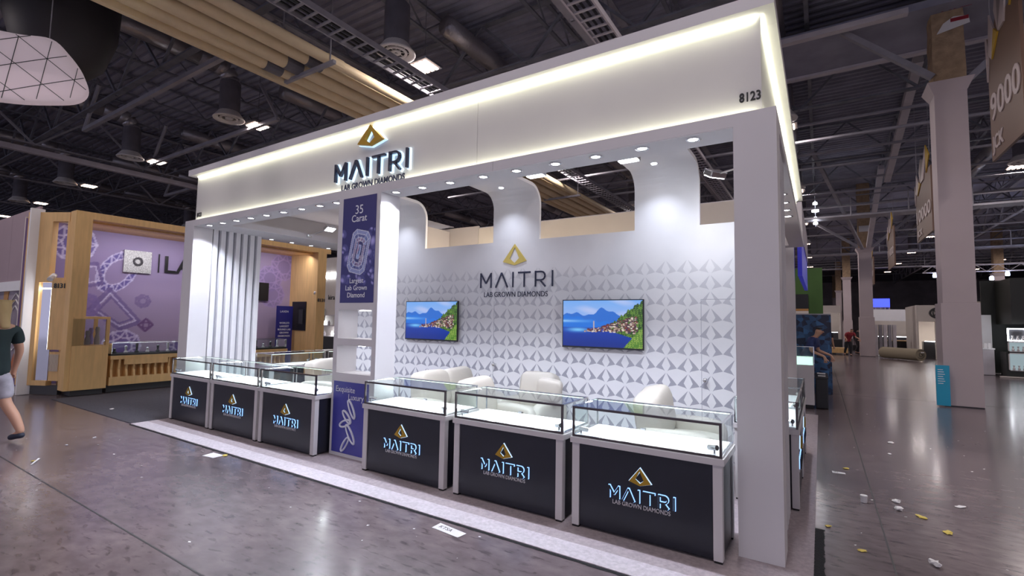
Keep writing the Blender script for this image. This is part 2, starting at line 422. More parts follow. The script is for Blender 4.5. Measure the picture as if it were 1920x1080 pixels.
# diffusers, ducts, lights
def diffuser():
    t_ = thing('air_diffuser', 'x', 'air vent')
    MB().lathe([(.24, .32), (.26, .3), (.44, .05), (.46, .02), (.45, 0), (.36, .01), (.34, .05), (.3, .06)], 28).build('outer_ring', DIFW, t_, smooth=True)
    MB().lathe([(.34, .12), (.001, .12)], 24).build('dark_throat', BLACK, t_)
    MB().lathe([(.27, .05), (.26, .02), (.21, .02), (.20, .05), (.27, .05)], 28).lathe([(.12, .05), (.11, .02), (.05, .02), (.04, .05), (.12, .05)], 20).build('inner_ring', DIFW, t_)
    b_ = MB()
    for k in range(8):
        a = k*PI/4; b_.tube((.05*math.cos(a), .05*math.sin(a), .06), (.3*math.cos(a), .3*math.sin(a), .06), .01, 4)
    b_.build('vane', DIFW, t_)
    MB().lathe([(.3, .15), (.3, 1.2), (.26, 1.25)], 20).build('drop_duct', DUCTD, t_, smooth=True)
    pts = [(0, 0, 1.15), (0, -.02, 1.35), (0, -.18, 1.55), (0, -.45, 1.65), (0, -1, 1.66), (0, -4, 1.7), (0, -7, 1.68)]
    MB().path(pts, .27, 12).build('feed_duct', DUCTS, t_, smooth=True)
    return t_
d0 = diffuser(); d0['group'] = 'round ceiling air diffusers'
i = 0
DL = {(0, 0): 'large round ceiling air diffuser above the booth fascia', (-1, 0): 'round ceiling air diffuser left of the cream pipes',
      (-2, 0): 'round air diffuser third from the cream pipes, above the oak booth', (2, 2): 'round air diffuser under the right brown 9000 banner'}
for b in range(-1, 6):
    for a in range(-4, 4):
        x = 1.04+7.5*a; y = 3.83+8.76*b
        lab = DL.get((a, b), 'small distant round ceiling air diffuser in the dark roof')
        o = d0 if i == 0 else dup(d0, (x, y, 8), 0)
        o.location = (x, y, 8); o['label'] = lab; i += 1
def hallamp():
    t_ = thing('high_bay_light', 'x', 'ceiling light')
    MB().box(-.32, -.3, .06, .32, .3, .12).box(-.1, -.1, .12, .1, .1, .25).build('housing', STEELD, t_)
    for k in range(4): B('lamp_tube', LAMPH, t_, -.27+k*.145, -.24, .03, -.27+k*.145+.075, .24, .055)
    MB().tube((0, 0, .25), (0, 0, 2.2), .01, 5).build('hanger', STEELD, t_)
    return t_
h0 = hallamp(); h0['group'] = 'four-tube high bay lights'
i = 0
HL = {(0, 0): 'four-tube high bay light beside the large round diffuser', (-1, 0): 'second glowing high bay light left of the cream pipes',
      (-2, 0): 'third glowing high bay light, over the oak booth', (-3, 0): 'fourth glowing high bay light toward the left edge'}
for b in range(-1, 8):
    for a in range(-5, 5):
        x = 1.17+7.46*a; y = 4.68+8.76*b
        o = h0 if i == 0 else dup(h0, (x, y, 8), 0)
        o.location = (x, y, 8); o['label'] = HL.get((a, b), 'small distant four-tube high bay light in the dark roof'); i += 1
        if (abs(x-5) < 24 and y < 42) or (y > 0 and -12 < x < 30):
            for dx in (-.2325, .2025): area('high_bay_beam', (x+dx, y, 8.028), .075, .48, HALL_LAMP/2, (1, .90, .90))
# soft general light of the bays behind the photographer
for (x, y) in ((4, -9.5), (14, -12), (-6, -11)):
    area('high_bay_beam', (x, y, 7.9), 1.4, 1.4, HALL_LAMP*.9, (1, .90, .92))

# cream pipes
cp = thing('cream_pipe_bundle', 'bundle of four cream lagged pipes running under the dark roof', 'pipes', (0, 0, 7.5))
for k, (x, z, r) in enumerate(((-1.1, 0, .14), (-.72, .04, .15), (-.3, .1, .13), (.12, .1, .12))):
    MB().tube((x-.05, -12, z), (x-.05, 60, z), r, 14, cap=False).build('pipe', CREAMP, cp, smooth=True)
    for y in (-.2+.25*k, 9+.3*k): MB().tube((x-.05, y+2.1, z), (x-.05, y+2.5, z), r*1.12, 14).build('pipe_joint', DUCTD if k < 3 else CREAMP, cp)
B('support_rail', CREAMP, cp, -1.45, -12, -.2, -1.32, 60, .02)
for y in (-4, 2.5, 9, 15.5, 22, 30, 38):
    MB().box(-1.5, y, -.18, .5, y+.08, -.1).tube((-1.45, y, -.1), (-1.45, y, 2.6), .015, 4).tube((.4, y, -.1), (.4, y, 2.6), .015, 4).build('pipe_hanger', STEELG, cp)
def tray(x, z, w_, label, mt):
    t_ = thing('cable_tray', label, 'cable tray', (x, 0, z))
    for s in (0, w_): B('side_rail', mt, t_, s-.02, -12, 0, s+.02, 60, .12)
    rung = None
    for y in np.arange(-11.8, 50, .3):
        if rung is None:
            rung = B('rung', mt, t_, .02, -.025, .01, w_-.02, .025, .04); rung.location = (0, y, 0)
        else:
            c = rung.copy(); COL.objects.link(c); c.parent = t_; c.location = (0, y, 0)
    for k in range(3): MB().tube((.1+k*.13, -12, .06), (.1+k*.13, 60, .06), .025, 6).build('cable', BLACK, t_)
tray(1.0, 7.5, .5, 'dark cable ladder between the cream pipes and the large diffuser', STEELG)
tray(5.55, 7.6, .48, 'pale cable ladder rising over the glowing booth crown', STEELL)

# ================================================================= MAIN BOOTH
W, D = 9.19, 7.0
ZB0, ZB1, ZC0, ZC1 = 3.265, 3.367, 4.18, 4.284
bo = thing('exhibition_booth', 'large white jewellery booth with glowing fascia, number 8123 and open display front', 'booth')
B('post', WHITE, bo, 8.89, 0, 0.012, W, .31, ZB0)
B('post', WHITE, bo, 0, 0, 0.012, .32, .31, ZB0)
# column with two through niches
B('column_panel', WHITE, bo, 4.17, 0, .012, 4.245, .31, ZB0)
B('column_panel', WHITE, bo, 4.875, 0, .012, 4.95, .31, ZB0)
B('column_panel', WHITE, bo, 4.245, 0, .012, 4.875, .31, 1.03)
B('column_panel', WHITE, bo, 4.245, 0, 1.375, 4.875, .31, 1.46)
B('column_panel', WHITE, bo, 4.245, 0, 1.82, 4.875, .31, ZB0)
for z0, z1 in ((1.03, 1.375), (1.46, 1.82)):
    B('niche_lamp', LAMPW, bo, 4.5, .12, z1-.012, 4.62, .2, z1-.002)
    spot('niche_light', (4.56, .16, z1-.02), 1.1, (.95, .96, 1), 2.6, (4.45, .16, z0), 1)
# beams
B('front_beam', WHITE, bo, 0, 0, ZB0, 6.6, .31, ZB1); B('front_beam', WHITE, bo, 6.604, 0, ZB0, W, .31, ZB1)
B('soffit', WHITE2, bo, .33, .002, ZB0-.006, 4.165, .308, ZB0-.0005); B('soffit', WHITE2, bo, 4.955, .002, ZB0-.006, 8.885, .308, ZB0-.0005); B('soffit', WHITE2, bo, .26, .312, ZB0-.006, .928, D, ZB0-.0005)  # thin paler panels added to brighten the undersides of the beams
B('side_beam', WHITE, bo, 0, .312, ZB0, .93, D, ZB1)
B('side_beam', WHITE, bo, 8.95, .312, ZB0, W, D, ZB1)
B('back_beam', WHITE, bo, .93, D-.31, ZB0, 8.95, D, ZB1)
# fascia + crown
B('fascia', FASC, bo, .11, .11, ZB1, 6.308, .15, ZC0); B('fascia', FASC, bo, 6.312, .11, ZB1, 9.085, .15, ZC0)
B('fascia', FASC, bo, 9.05, .152, ZB1, 9.085, 3.6, ZC0); B('fascia', FASC, bo, 9.05, 3.605, ZB1, 9.085, D-.11, ZC0)
B('fascia', FASC, bo, .11, .152, ZB1, .15, D-.11, ZC0); B('fascia', FASC, bo, .15, D-.15, ZB1, 9.05, D-.11, ZC0)
B('crown', WHITE, bo, 0, 0, ZC0, W, .3, ZC1); B('crown', WHITE, bo, 0, D-.3, ZC0, W, D, ZC1)
B('crown', WHITE, bo, 0, .301, ZC0, .3, D-.301, ZC1); B('crown', WHITE, bo, W-.3, .301, ZC0, W, D-.301, ZC1)
# LED strips hidden in the coves
B('led_strip', LED, bo, .13, .095, ZC0-.012, 9.07, .107, ZC0-.001)
B('led_strip', LED, bo, 9.09, .11, ZC0-.012, 9.1, D-.11, ZC0-.001)
B('led_strip', LED, bo, .13, .095, ZB1+.001, 9.07, .107, ZB1+.01)
B('led_strip', LED, bo, 9.09, .11, ZB1+.001, 9.1, D-.11, ZB1+.01)
LC = (.98, 1, .74)
area('cove_light', (4.6, .085, ZC0-.015), 8.9, .03, LEDF, LC)
area('cove_light', (4.6, .075, ZB1+.015), 8.9, .03, LEDF*.62, LC, (PI, 0, 0))
area('cove_light', (9.125, 3.5, ZC0-.015), .03, 6.7, LEDF*1.3, LC)
area('cove_light', (9.13, 3.5, ZB1+.015), .03, 6.7, LEDF*.6, LC, (PI, 0, 0))
# slatted side walls
def slatwall(xw0, xw1, sgn_in):
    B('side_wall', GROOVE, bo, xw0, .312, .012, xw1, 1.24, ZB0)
    for k in range(7):
        y = .335+k*.133
        B('slat', WHITE2, bo, xw1, y, .012, xw1+.07, y+.078, ZB0) if sgn_in > 0 else B('slat', WHITE2, bo, xw0-.09, y, .012, xw0, y+.065, ZB0)
        if sgn_in < 0: B('slat', WHITE, bo, xw1, y, .012, xw1+.03, y+.065, ZB0)
slatwall(.1, .24, 1); slatwall(9.0, 9.14, -1)
# back wall with openings, curved fins, doors
YW = 2.5
bw = B('back_wall', WHITE2, bo, 1.35, YW, .012, 8.95, YW+.05, 3.0)
def fin(x0, x1, n=10):
    pro = [(YW, 3.0), (YW, 3.54)]
    for k in range(1, n+1):
        a = k/n*PI/2; pro.append((YW-.25*(1-math.cos(a)), 3.54+.25*math.sin(a)))
    pro.append((.152, 3.79)); th = .05
    out = [(YW+th, 3.0), (YW+th, 3.54)]
    for k in range(1, n+1):
        a = k/n*PI/2; out.append((YW-.25+(.25+th)*math.cos(a), 3.54+(.25+th)*math.sin(a)))
    out.append((.152, 3.79+th))
    m_ = MB(); N = len(pro)
    for x in (x0, x1):
        m_.v += [(x, *p) for p in pro]+[(x, *p) for p in out]
    for k in range(N-1):
        m_.f += [(k, k+1, 2*N+k+1, 2*N+k), (N+k+1, N+k, 3*N+k, 3*N+k+1), (k+1, k, N+k, N+k+1), (2*N+k, 2*N+k+1, 3*N+k+1, 3*N+k)]
    m_.f += [(0, 2*N, 3*N, N), (N-1, 2*N-1, 4*N-1, 3*N-1)]
    f_ = m_.build('ceiling_fin', WHITE2, bo)
    xm = (x0+x1)/2
    lr = MB().lathe([(.055, -.004), (.055, .0), (.04, .0)], 20, (xm-.06, 2.15, 3.789)).build('downlight', CHROME, f_)
    MB().lathe([(.04, -.002), (.0005, -.002)], 16, (xm-.06, 2.15, 3.789)).build('lamp_disc', LAMPW, f_)
    spot('fin_downlight', (xm-.06, 2.15, 3.77), DOWN*.62, (.80, .85, 1), 1.9, (xm-.06, 1.95, 0), 1)
fin(2.51, 3.378); fin(4.887, 5.76); fin(7.28, 8.142)
MB().quad((.152, .152, 3.8), (2.505, .152, 3.8), (2.505, 4.4, 3.8), (.152, 4.4, 3.8)).build('ceiling_panel', TRANSLUC, bo)
# room behind the wall, seen through the openings
B('store_wall', WARM, bo, 3.25, 4.3, .012, 7.4, 4.35, 3.7); B('store_wall', BEIGE, bo, 7.41, 4.3, .012, 9.0, 4.35, 3.7)
B('store_wall', BEIGE, bo, 1.9, 4.3, .012, 3.24, 4.35, 3.75); B('store_wall', BEIGE, bo, 2.4, 2.56, .012, 2.45, 4.29, 3.68)
area('store_light', (5.2, 3.2, 3.3), 2.5, .3, 42, (1, .88, .72), (0, .3, 0))
# doors in wall
SEAMW = mat('door_gap', (.45, .45, .5), .7)
for (x, zt) in ((8.146, 2.03), (4.93, 2.03)):
    B('door_gap', SEAMW, bw, x, YW-.0015, .03, x+.006, YW, zt); 
    if x > 8: B('door_gap', SEAMW, bw, x, YW-.0015, zt, 8.95, YW, zt+.006)
    kx = x+.055
    kb = MB().tube((kx, YW-.05, 1.015), (kx, YW, 1.015), .012, 10).build('door_knob', CHROME, bw)
    MB().lathe([(.001, -.03), (.02, -.025), (.03, 0), (.02, .025), (.001, .03)], 14, (kx, YW-.07, 1.015)).build('knob_ball', CHROME, kb, smooth=True)
# wall print
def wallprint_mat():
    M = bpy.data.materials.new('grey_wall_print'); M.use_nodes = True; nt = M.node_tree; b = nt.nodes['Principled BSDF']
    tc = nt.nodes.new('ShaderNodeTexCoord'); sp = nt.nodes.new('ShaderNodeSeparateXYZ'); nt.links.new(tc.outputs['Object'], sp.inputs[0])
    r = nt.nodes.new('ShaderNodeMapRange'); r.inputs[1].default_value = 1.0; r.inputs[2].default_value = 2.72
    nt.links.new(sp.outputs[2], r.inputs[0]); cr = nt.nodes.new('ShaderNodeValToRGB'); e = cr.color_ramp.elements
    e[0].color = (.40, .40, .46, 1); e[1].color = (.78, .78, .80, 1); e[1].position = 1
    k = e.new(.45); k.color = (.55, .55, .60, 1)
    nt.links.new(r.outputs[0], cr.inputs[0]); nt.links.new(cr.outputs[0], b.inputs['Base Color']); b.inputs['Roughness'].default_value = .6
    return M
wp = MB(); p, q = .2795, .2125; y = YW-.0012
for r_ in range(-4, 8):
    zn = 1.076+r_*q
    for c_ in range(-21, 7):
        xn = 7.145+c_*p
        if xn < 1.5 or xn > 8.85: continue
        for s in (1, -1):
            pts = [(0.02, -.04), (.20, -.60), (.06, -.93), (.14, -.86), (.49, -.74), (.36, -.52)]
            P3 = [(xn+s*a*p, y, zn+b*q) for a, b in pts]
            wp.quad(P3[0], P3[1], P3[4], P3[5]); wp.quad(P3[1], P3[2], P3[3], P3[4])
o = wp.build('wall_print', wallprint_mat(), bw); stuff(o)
brand(bw, 4.645, 2.252, 1.375, YW-.001, .012, NAVY, None, NAVY, 'wall', 2.1)
# fascia brand
brand(bo, 3.985, 3.52, 1.34, .11, .07, NAVY, HALOW, NAVY, 'fascia', 3.40)
text('booth_number', '8123', .105, BLACK, bo, (8.925, .107, 3.492), FRONT, .004, width=.155, bold=.002)
text('booth_number', '8123', .105, BLACK, bo, (.16, .107, 3.45), FRONT, .004, width=.155, bold=.002)
# downlights in the beams
def downl(x, y, z=ZB0, par=bo, power=DOWN, tgt=None):
    r_ = MB().lathe([(.062, -.001), (.064, -.006), (.045, -.008), (.042, -.001)], 20, (x, y, z)).build('downlight', CHROME, par, smooth=True)
    MB().lathe([(.042, -.003), (.0005, -.003)], 16, (x, y, z)).build('lamp_disc', LAMPW, r_)
    if power: spot('downlight_beam', (x, y, z-.02), power, (.80, .85, 1), 2.1, tgt or (x, y+.02, 0), .5)
for x in (8.57, 8.14, 7.70, 7.28, 6.83, 6.41, 5.95, 5.53, 5.1): downl(x, .1, ZB0-.006)
for x in (.64, 1.07, 1.49, 1.91, 2.34, 2.78, 3.22, 3.63, 3.99): downl(x, .1, ZB0-.006)
for y_ in (1.5, 1.95, 2.4, 2.84, 3.29): downl(.16, y_, power=DOWN*.6)
for y_ in (2.42, 2.88, 3.34, 3.78): downl(9.08, y_, power=DOWN*.5)
# panel lamps hung at the soffit edge
for x in (6.9, 7.92):
    l_ = MB().box(x-.1, .33, ZB0-.0, x+.1, .43, ZB0+.05).build('panel_lamp', CHROME, bo); B('lamp_glass', LAMPW, l_, x-.09, .335, ZB0-.006, x+.09, .42, ZB0-.001)
# arm floodlights
def flood(name_lab, base, head, aim, power):
    t_ = thing('arm_floodlight', name_lab, 'lamp', base)
    v = Vector(head)-Vector(base)
    MB().tube((0, 0, 0), tuple(v), .012, 8).build('arm', CHROME, t_)
    MB().box(-.04, -.04, -.03, .04, .04, .03).build('clamp', CHROME, t_)
    d = (Vector(aim)-Vector(head)).normalized(); q_ = d.to_track_quat('-Z', 'Y')
    hd = MB().box(-.1, -.07, -.02, .1, .07, .05).build('lamp_head', CHROME, t_, bevel=.012); hd.location = v; hd.rotation_mode = 'QUATERNION'; hd.rotation_quaternion = q_
    g = MB().box(-.088, -.058, -.026, .088, .058, -.021).build('lamp_glass', LAMPW, hd)
    a_ = area('floodlight_beam', tuple(Vector(head)+d*.035), .16, .1, power, (.88, .92, 1)); a_.rotation_mode = 'QUATERNION'; a_.rotation_quaternion = q_
flood('bright arm floodlight beside the right front post', (8.95, 1.2, 3.33), (8.5, 1.5, 3.34), (7.6, 2.3, 1.2), FLOOD)
flood('bright arm floodlight under the left ceiling panel', (.93, 1.8, 3.32), (1.38, 1.95, 3.45), (2.6, 1.9, 1.0), FLOOD)

# posters on the column
POST = vcolmat('poster_print', 0, .35); SCREEN = vcolmat('screen_picture', .8, .2)
def seg_d(u, v, a, b):
    ax, ay = a; bx, by = b; dx, dy = bx-ax, by-ay
    t_ = np.clip(((u-ax)*dx+(v-ay)*dy)/(dx*dx+dy*dy+1e-9), 0, 1)
    return np.hypot(u-ax-t_*dx, v-ay-t_*dy)
def blend(c, m_, col): return c*(1-m_[..., None])+np.array(col)*m_[..., None]
def inpoly(u, v, P):
    ins = np.zeros(u.shape, bool); n = len(P)
    for k in range(n):
        x0, y0 = P[k]; x1, y1 = P[(k+1) % n]
        cnd = (y0 > v) != (y1 > v)
        ins ^= cnd & (u < (x1-x0)*(v-y0)/((y1-y0) if y1 != y0 else 1e-9)+x0)
    return ins.astype(float)
def paint35(u, v):
    rs = np.random.RandomState(4); asp = 1.345/.62; V_ = v*asp
    c = np.zeros(u.shape+(3,))+np.array([.20, .19, .47])
    c = blend(c, np.clip((v-.6)*1.5, 0, 1)*.5, (.19, .17, .42))
    for k in range(46):
        a, b = rs.rand(), .18*asp+rs.rand()*.5*asp; r1 = .05+.12*rs.rand(); r2 = r1*(.55+.3*rs.rand()); th = rs.rand()*3
        X = (u-a)*math.cos(th)+(V_-b)*math.sin(th); Y = -(u-a)*math.sin(th)+(V_-b)*math.cos(th)
        d = (X/r1)**2+(Y/r2)**2
        m_ = (d < 1).astype(float)
        if b > .55*asp and .2 < a < .8: continue
        base = np.array([.28, .28, .56])+rs.rand()*.1
        hl = np.clip(1-((X/r1-.2)**2+(Y/r2-.45)**2)*2.2, 0, 1)
        col = base+hl[..., None]*np.array([.38, .36, .32])-np.clip(d-.5, 0, 1)[..., None]*.22
        c = c*(1-m_[..., None])+col*m_[..., None]
    def T(x, y): # gem coordinates tilted
        th = -.22; return (.52+x*math.cos(th)-y*math.sin(th)*1, .475*asp+x*math.sin(th)+y*math.cos(th))
    def octo(w_, h_, k_): return [T(-w_, -h_+k_), T(-w_+k_, -h_), T(w_-k_, -h_), T(w_, -h_+k_), T(w_, h_-k_), T(w_-k_, h_), T(-w_+k_, h_), T(-w_, h_-k_)]
    for (a, b, k_, col) in ((.27, .44, .1, (.62, .66, .86)), (.215, .36, .08, (.42, .45, .70)), (.15, .29, .06, (.62, .55, .72)), (.10, .22, .045, (.25, .26, .50)), (.055, .15, .02, (.75, .8, .95))):
        c = blend(c, inpoly(u, V_, octo(a, b, k_)), col)
    for k in range(26):
        a = rs.uniform(-.2, .2); b = rs.uniform(-.33, .3); w1_, h1_ = rs.uniform(.006, .03), rs.uniform(.03, .12)
        c = blend(c, inpoly(u, V_, [T(a-w1_, b-h1_), T(a+w1_*.3, b-h1_*.7), T(a+w1_, b+h1_), T(a-w1_*.2, b+h1_*.6)])*.75, [(.95, .96, 1), (.8, .6, .7), (.55, .72, .95), (.15, .15, .4)][k % 4])
    for (a, b, k_) in ((.27, .44, .1), (.215, .36, .08), (.15, .29, .06), (.10, .22, .045)):
        P = octo(a, b, k_)
        for i_ in range(8):
            c = blend(c, (seg_d(u, V_, P[i_], P[(i_+1) % 8]) < .006).astype(float), (.93, .95, 1))
    Po, Pi = octo(.27, .44, .1), octo(.10, .22, .045)
    for i_ in range(8): c = blend(c, (seg_d(u, V_, Po[i_], Pi[i_]) < .007).astype(float)*.9, (.85, .9, 1))
    return c
po = gridprint('poster', paint35, .62, 1.34, 104, 224, POST, bo, (4.262, -.003, 1.908)); po['label'] = 'indigo poster with an emerald-cut diamond'
TXT = mat('poster_white_ink', (.85, .87, .95), .5)
text('poster_lettering', '35', .16, TXT, po, (4.572, -.006, 3.03), FRONT, .0006, 'CENTER')
text('poster_lettering', 'Carat', .125, TXT, po, (4.575, -.006, 2.93), FRONT, .0006, 'CENTER', bold=.001)
for s, z in (('Largest', 2.155), ('Lab Grown', 2.065), ('Diamond', 1.975)): text('poster_lettering', s, .088, TXT, po, (4.565, -.006, z), FRONT, .0006, 'CENTER', bold=.001)
PB = mat('poster_blue', hx(66, 66, 152), .35, noise=.05, nscale=2)
pb = B('poster', PB, bo, 4.216, -.004, .055, 4.86, -.0005, .925); pb['label'] = 'blue poster with a white bracelet'
text('poster_lettering', 'Exquisite', .1, TXT, pb, (4.26, -.008, .80), FRONT, .0006)
text('poster_lettering', 'Luxury', .1, TXT, pb, (4.5, -.008, .715), FRONT, .0006)
for (cx_, cz_, a, L1, L2) in ((4.57, .60, -1.05, .12, .033), (4.49, .50, -.75, .10, .036), (4.46, .42, .35, .10, .036), (4.56, .30, -.95, .13, .038), (4.47, .17, .95, .11, .03)):
    pts = [(cx_+L1*math.cos(t_)*math.cos(a)-L2*math.sin(t_)*math.sin(a), -.008, cz_+L1*math.cos(t_)*math.sin(a)+L2*math.sin(t_)*math.cos(a)) for t_ in np.linspace(0, 2*PI, 25)]
    MB().path(pts, .0125, 5).build('bracelet_print', TXT, pb)

# TVs
def lake(u, v):
    rs = np.random.RandomState(2); X = u*1.78
    c = np.zeros(u.shape+(3,))
    sky = np.array([.45, .66, .93])*v[..., None]+np.array([.80, .76, .90])*(1-v[..., None])
    c[:] = sky
    cl = np.sin(u*9+v*14)*np.sin(u*4-v*9+1); c = blend(c, np.clip(cl, 0, 1)*.5, (.85, .82, .93))
    r1 = .72+.10*np.exp(-((u-.5)/.09)**2)+.04*np.sin(u*13)+.02*np.sin(u*41)-.1*np.abs(u-.45)
    c = blend(c, (v < r1).astype(float), (.16, .42, .80))
    r2 = .60+.06*np.sin(u*7+1)+.02*np.sin(u*37); c = blend(c, (v < r2).astype(float)*.8, (.12, .45, .86))
    c = blend(c, np.exp(-((v-.55)/.03)**2)*np.clip(1-u*2.2, 0, 1)*.9, (.62, .80, .97))
    lk = (v < .42).astype(float); c = blend(c, lk, (.05, .24, .68))
    c = blend(c, lk*np.clip(.42-v, 0, 1)*1.6, (.02, .12, .45))
    c = blend(c, lk*np.exp(-((u-.2)/.15)**2-((v-.36)/.05)**2), (.45, .75, .95))
    edge = .98-.75*np.clip(1-(u-.45)/.55, 0, 1)**1.1+.02*np.sin(u*70)+.015*np.sin(u*160+1)
    hill = ((v < edge) & (v > .34-.5*np.clip(u-.62, 0, 1)) & (u > .55)).astype(float)
    n = np.sin(u*97+np.sin(v*60)*2)*np.sin(v*83+np.sin(u*71)*2)
    g = np.zeros(u.shape+(3,))+np.array([.24, .38, .13])+n[..., None]*np.array([.2, .22, .08])
    c = c*(1-hill[..., None])+g*hill[..., None]
    fg = ((v < .45-2.0*np.abs(u-1.0)) & (u > .78)).astype(float)
    c = blend(c, fg, (.32, .50, .16)); c = blend(c, fg*(n > .2), (.55, .66, .28))
    for k in range(330):
        a = .28+.66*rs.rand()**.6; top = .36+max(0, a-.42)*.62; b = .33-.12*max(0, a-.6)+rs.rand()*(top-.33+.02)
        s = .007+.013*rs.rand()
        col = [(.50, .22, .2), (.72, .62, .55), (.30, .2, .25), (.85, .80, .75), (.22, .22, .32)][rs.randint(5)]
        c = blend(c, ((np.abs(u-a) < s*.7) & (np.abs(v-b) < s)).astype(float), col)
        c = blend(c, ((np.abs(u-a) < s*.8) & (np.abs(v-b-s) < s*.4)).astype(float), (.35, .18, .2))
    c = blend(c, ((np.abs(u-.405) < .008) & (v > .34) & (v < .56)).astype(float), (.7, .65, .68))
    return c
def tv(x, label):
    t_ = thing('television', label, 'television', (x, YW, 1.348), 0, 'televisions on the patterned wall')
    w_, h_ = 1.216, .692
    MB().box(0, -.075, 0, w_, -.045, h_).build('screen_frame', BLACK, t_, bevel=.004)
    gridprint('screen', lake, w_-.03, h_-.035, 190, 108, SCREEN, t_, (.015, -.0765, .022))
    MB().box(.3, -.045, .15, .9, 0, .55).build('wall_mount', BLACK, t_)
    return t_
tv(6.213, 'larger looking wall television with lake village picture, right of the wall lettering')
tv(3.02, 'wall television with lake village picture, left of the wall lettering')

# display cases
def case(w_, label, loc, rz, logo=True, logk=1.0):
    t_ = thing('display_case', label, 'display case', loc, rz, 'glass display cases of the white booth')
    h = w_/2; d0_, d1 = 0, .545
    for sx in (-1, 1):
        for (ya, yb) in ((d0_, d0_+.06), (d1-.06, d1)):
            xa, xb = (-h, -h+.065) if sx < 0 else (h-.065, h)
            l_ = B('leg', ALU, t_, xa, ya, .028, xb, yb, .70, bevel=.003)
            B('foot', BLACK, l_, xa+.004, ya+.004, .0128, xb-.004, yb-.004, .03)
    B('front_panel', BLACKP, t_, -h+.065, .012, .035, h-.065, .03, .70)
    B('back_panel', BLACKP, t_, -h+.065, d1-.03, .035, h-.065, d1-.012, .70)
    B('side_panel', BLACKP, t_, -h+.012, .06, .035, -h+.03, d1-.06, .70); B('side_panel', BLACKP, t_, h-.03, .06, .035, h-.012, d1-.06, .70)
    B('counter_slab', ALU, t_, -h-.015, -.012, .70, h+.015, d1+.012, .75, bevel=.004)
    B('display_deck', DECKW, t_, -h+.02, .02, .7505, h-.02, d1-.02, .765)
    z0, z1 = .7505, 1.003; b = .014
    b = .018; f = MB(); f.box(-h, 0, z1-b, h, b, z1).box(-h, 0, z0, h, b, z0+b).box(-h, 0, z0+b, -h+b, b, z1-b).box(h-b, 0, z0+b, h, b, z1-b)
    f.build('front_frame', DKCH, t_)
    g = MB(); b = .012
    for s in (-1, 1):
        xa, xb = (-h, -h+b) if s < 0 else (h-b, h)
        g.box(xa, .014, z1-b, xb, d1, z1).box(xa, .014, z0, xb, d1, z0+b).box(xa, d1-b, z0+b, xb, d1, z1-b)
    g.box(-h+b, d1-b, z0, h-b, d1, z0+b).box(-h+b, d1-b, z1-b, h-b, d1, z1)
    g.build('frame', CHROME, t_)
    e = .003
    MB().quad((-h+.014, .006, z0+.014), (h-.014, .006, z0+.014), (h-.014, .006, z1-.014), (-h+.014, .006, z1-.014)).build('glass_pane', GLASS, t_)
    MB().quad((-h+.012, d1-.006, z0+.012), (h-.012, d1-.006, z0+.012), (h-.012, d1-.006, z1-.012), (-h+.012, d1-.006, z1-.012)).build('glass_pane', GLASS, t_)
    for s in (-1, 1): MB().quad((s*(h-.006), .014, z0+.012), (s*(h-.006), d1-.012, z0+.012), (s*(h-.006), d1-.012, z1-.012), (s*(h-.006), .014, z1-.012)).build('glass_pane', GLASS, t_)
    MB().quad((-h+.012, .014, z1-.002), (h-.012, .014, z1-.002), (h-.012, d1-.012, z1-.002), (-h+.012, d1-.012, z1-.002)).build('glass_pane', GLASS, t_)
    B('led_strip', LEDC, t_, -h+.02, d1-.022, z1-.017, h-.02, d1-.014, z1-.0125)
    for s in (-1, 1):
        x = s*(h-.06)
        sp_ = MB().tube((x, .05, .766), (x, .05, .80), .008, 8).build('case_spotlight', CHROME, t_)
        MB().tube((x-s*-.02, .045, .815), (x-s*.045, .09, .80), .02, 12).build('lamp_head', CHROME, sp_)
    MB().box(-.16, d1-.05, .766, -.12, d1-.02, .785).build('door_lock', CHROME, t_)
    if logo: brand(t_, -.265*logk, .315, .525*logk, .012, .022, BLACK, HALO, ALU, 'case', .268)
    M4 = Matrix.Translation(loc) @ Matrix.Rotation(rz, 4, 'Z')
    a_ = area('case_light', (0, 0, 0), w_-.1, .03, CASE_LED*w_/1.2, (.93, .97, 1)); a_.matrix_world = M4 @ Matrix.Translation((0, d1-.05, z1-.03)) @ Matrix.Rotation(-.5, 4, 'X')
    return t_
CL = ['leftmost of the six front display cases, beside the left post', 'second front display case from the left end', 'front display case standing just left of the poster column',
      'front display case standing just right of the poster column', 'second front display case from the right post, brightest white deck', 'largest looking front display case, beside the right front post']
CXS = [(.354, 1.594), (1.647, 2.884), (2.945, 4.15), (5.033, 6.231), (6.352, 7.544), (7.635, 8.818)]
for (a, b), l in zip(CXS, CL): case(b-a, l, ((a+b)/2, -.218, 0), 0)
case(1.2, 'display case standing along the right side inside the front post', (9.24, 1.87, 0), PI/2, logk=1)
case(1.2, 'second display case along the right side aisle, behind the first', (9.24, 3.12, 0), PI/2)
case(1.2, 'display case along the left side behind the slatted wall', (.02, 1.98, 0), -PI/2)
case(1.2, 'second display case along the left side, behind the first', (.02, 3.25, 0), -PI/2)

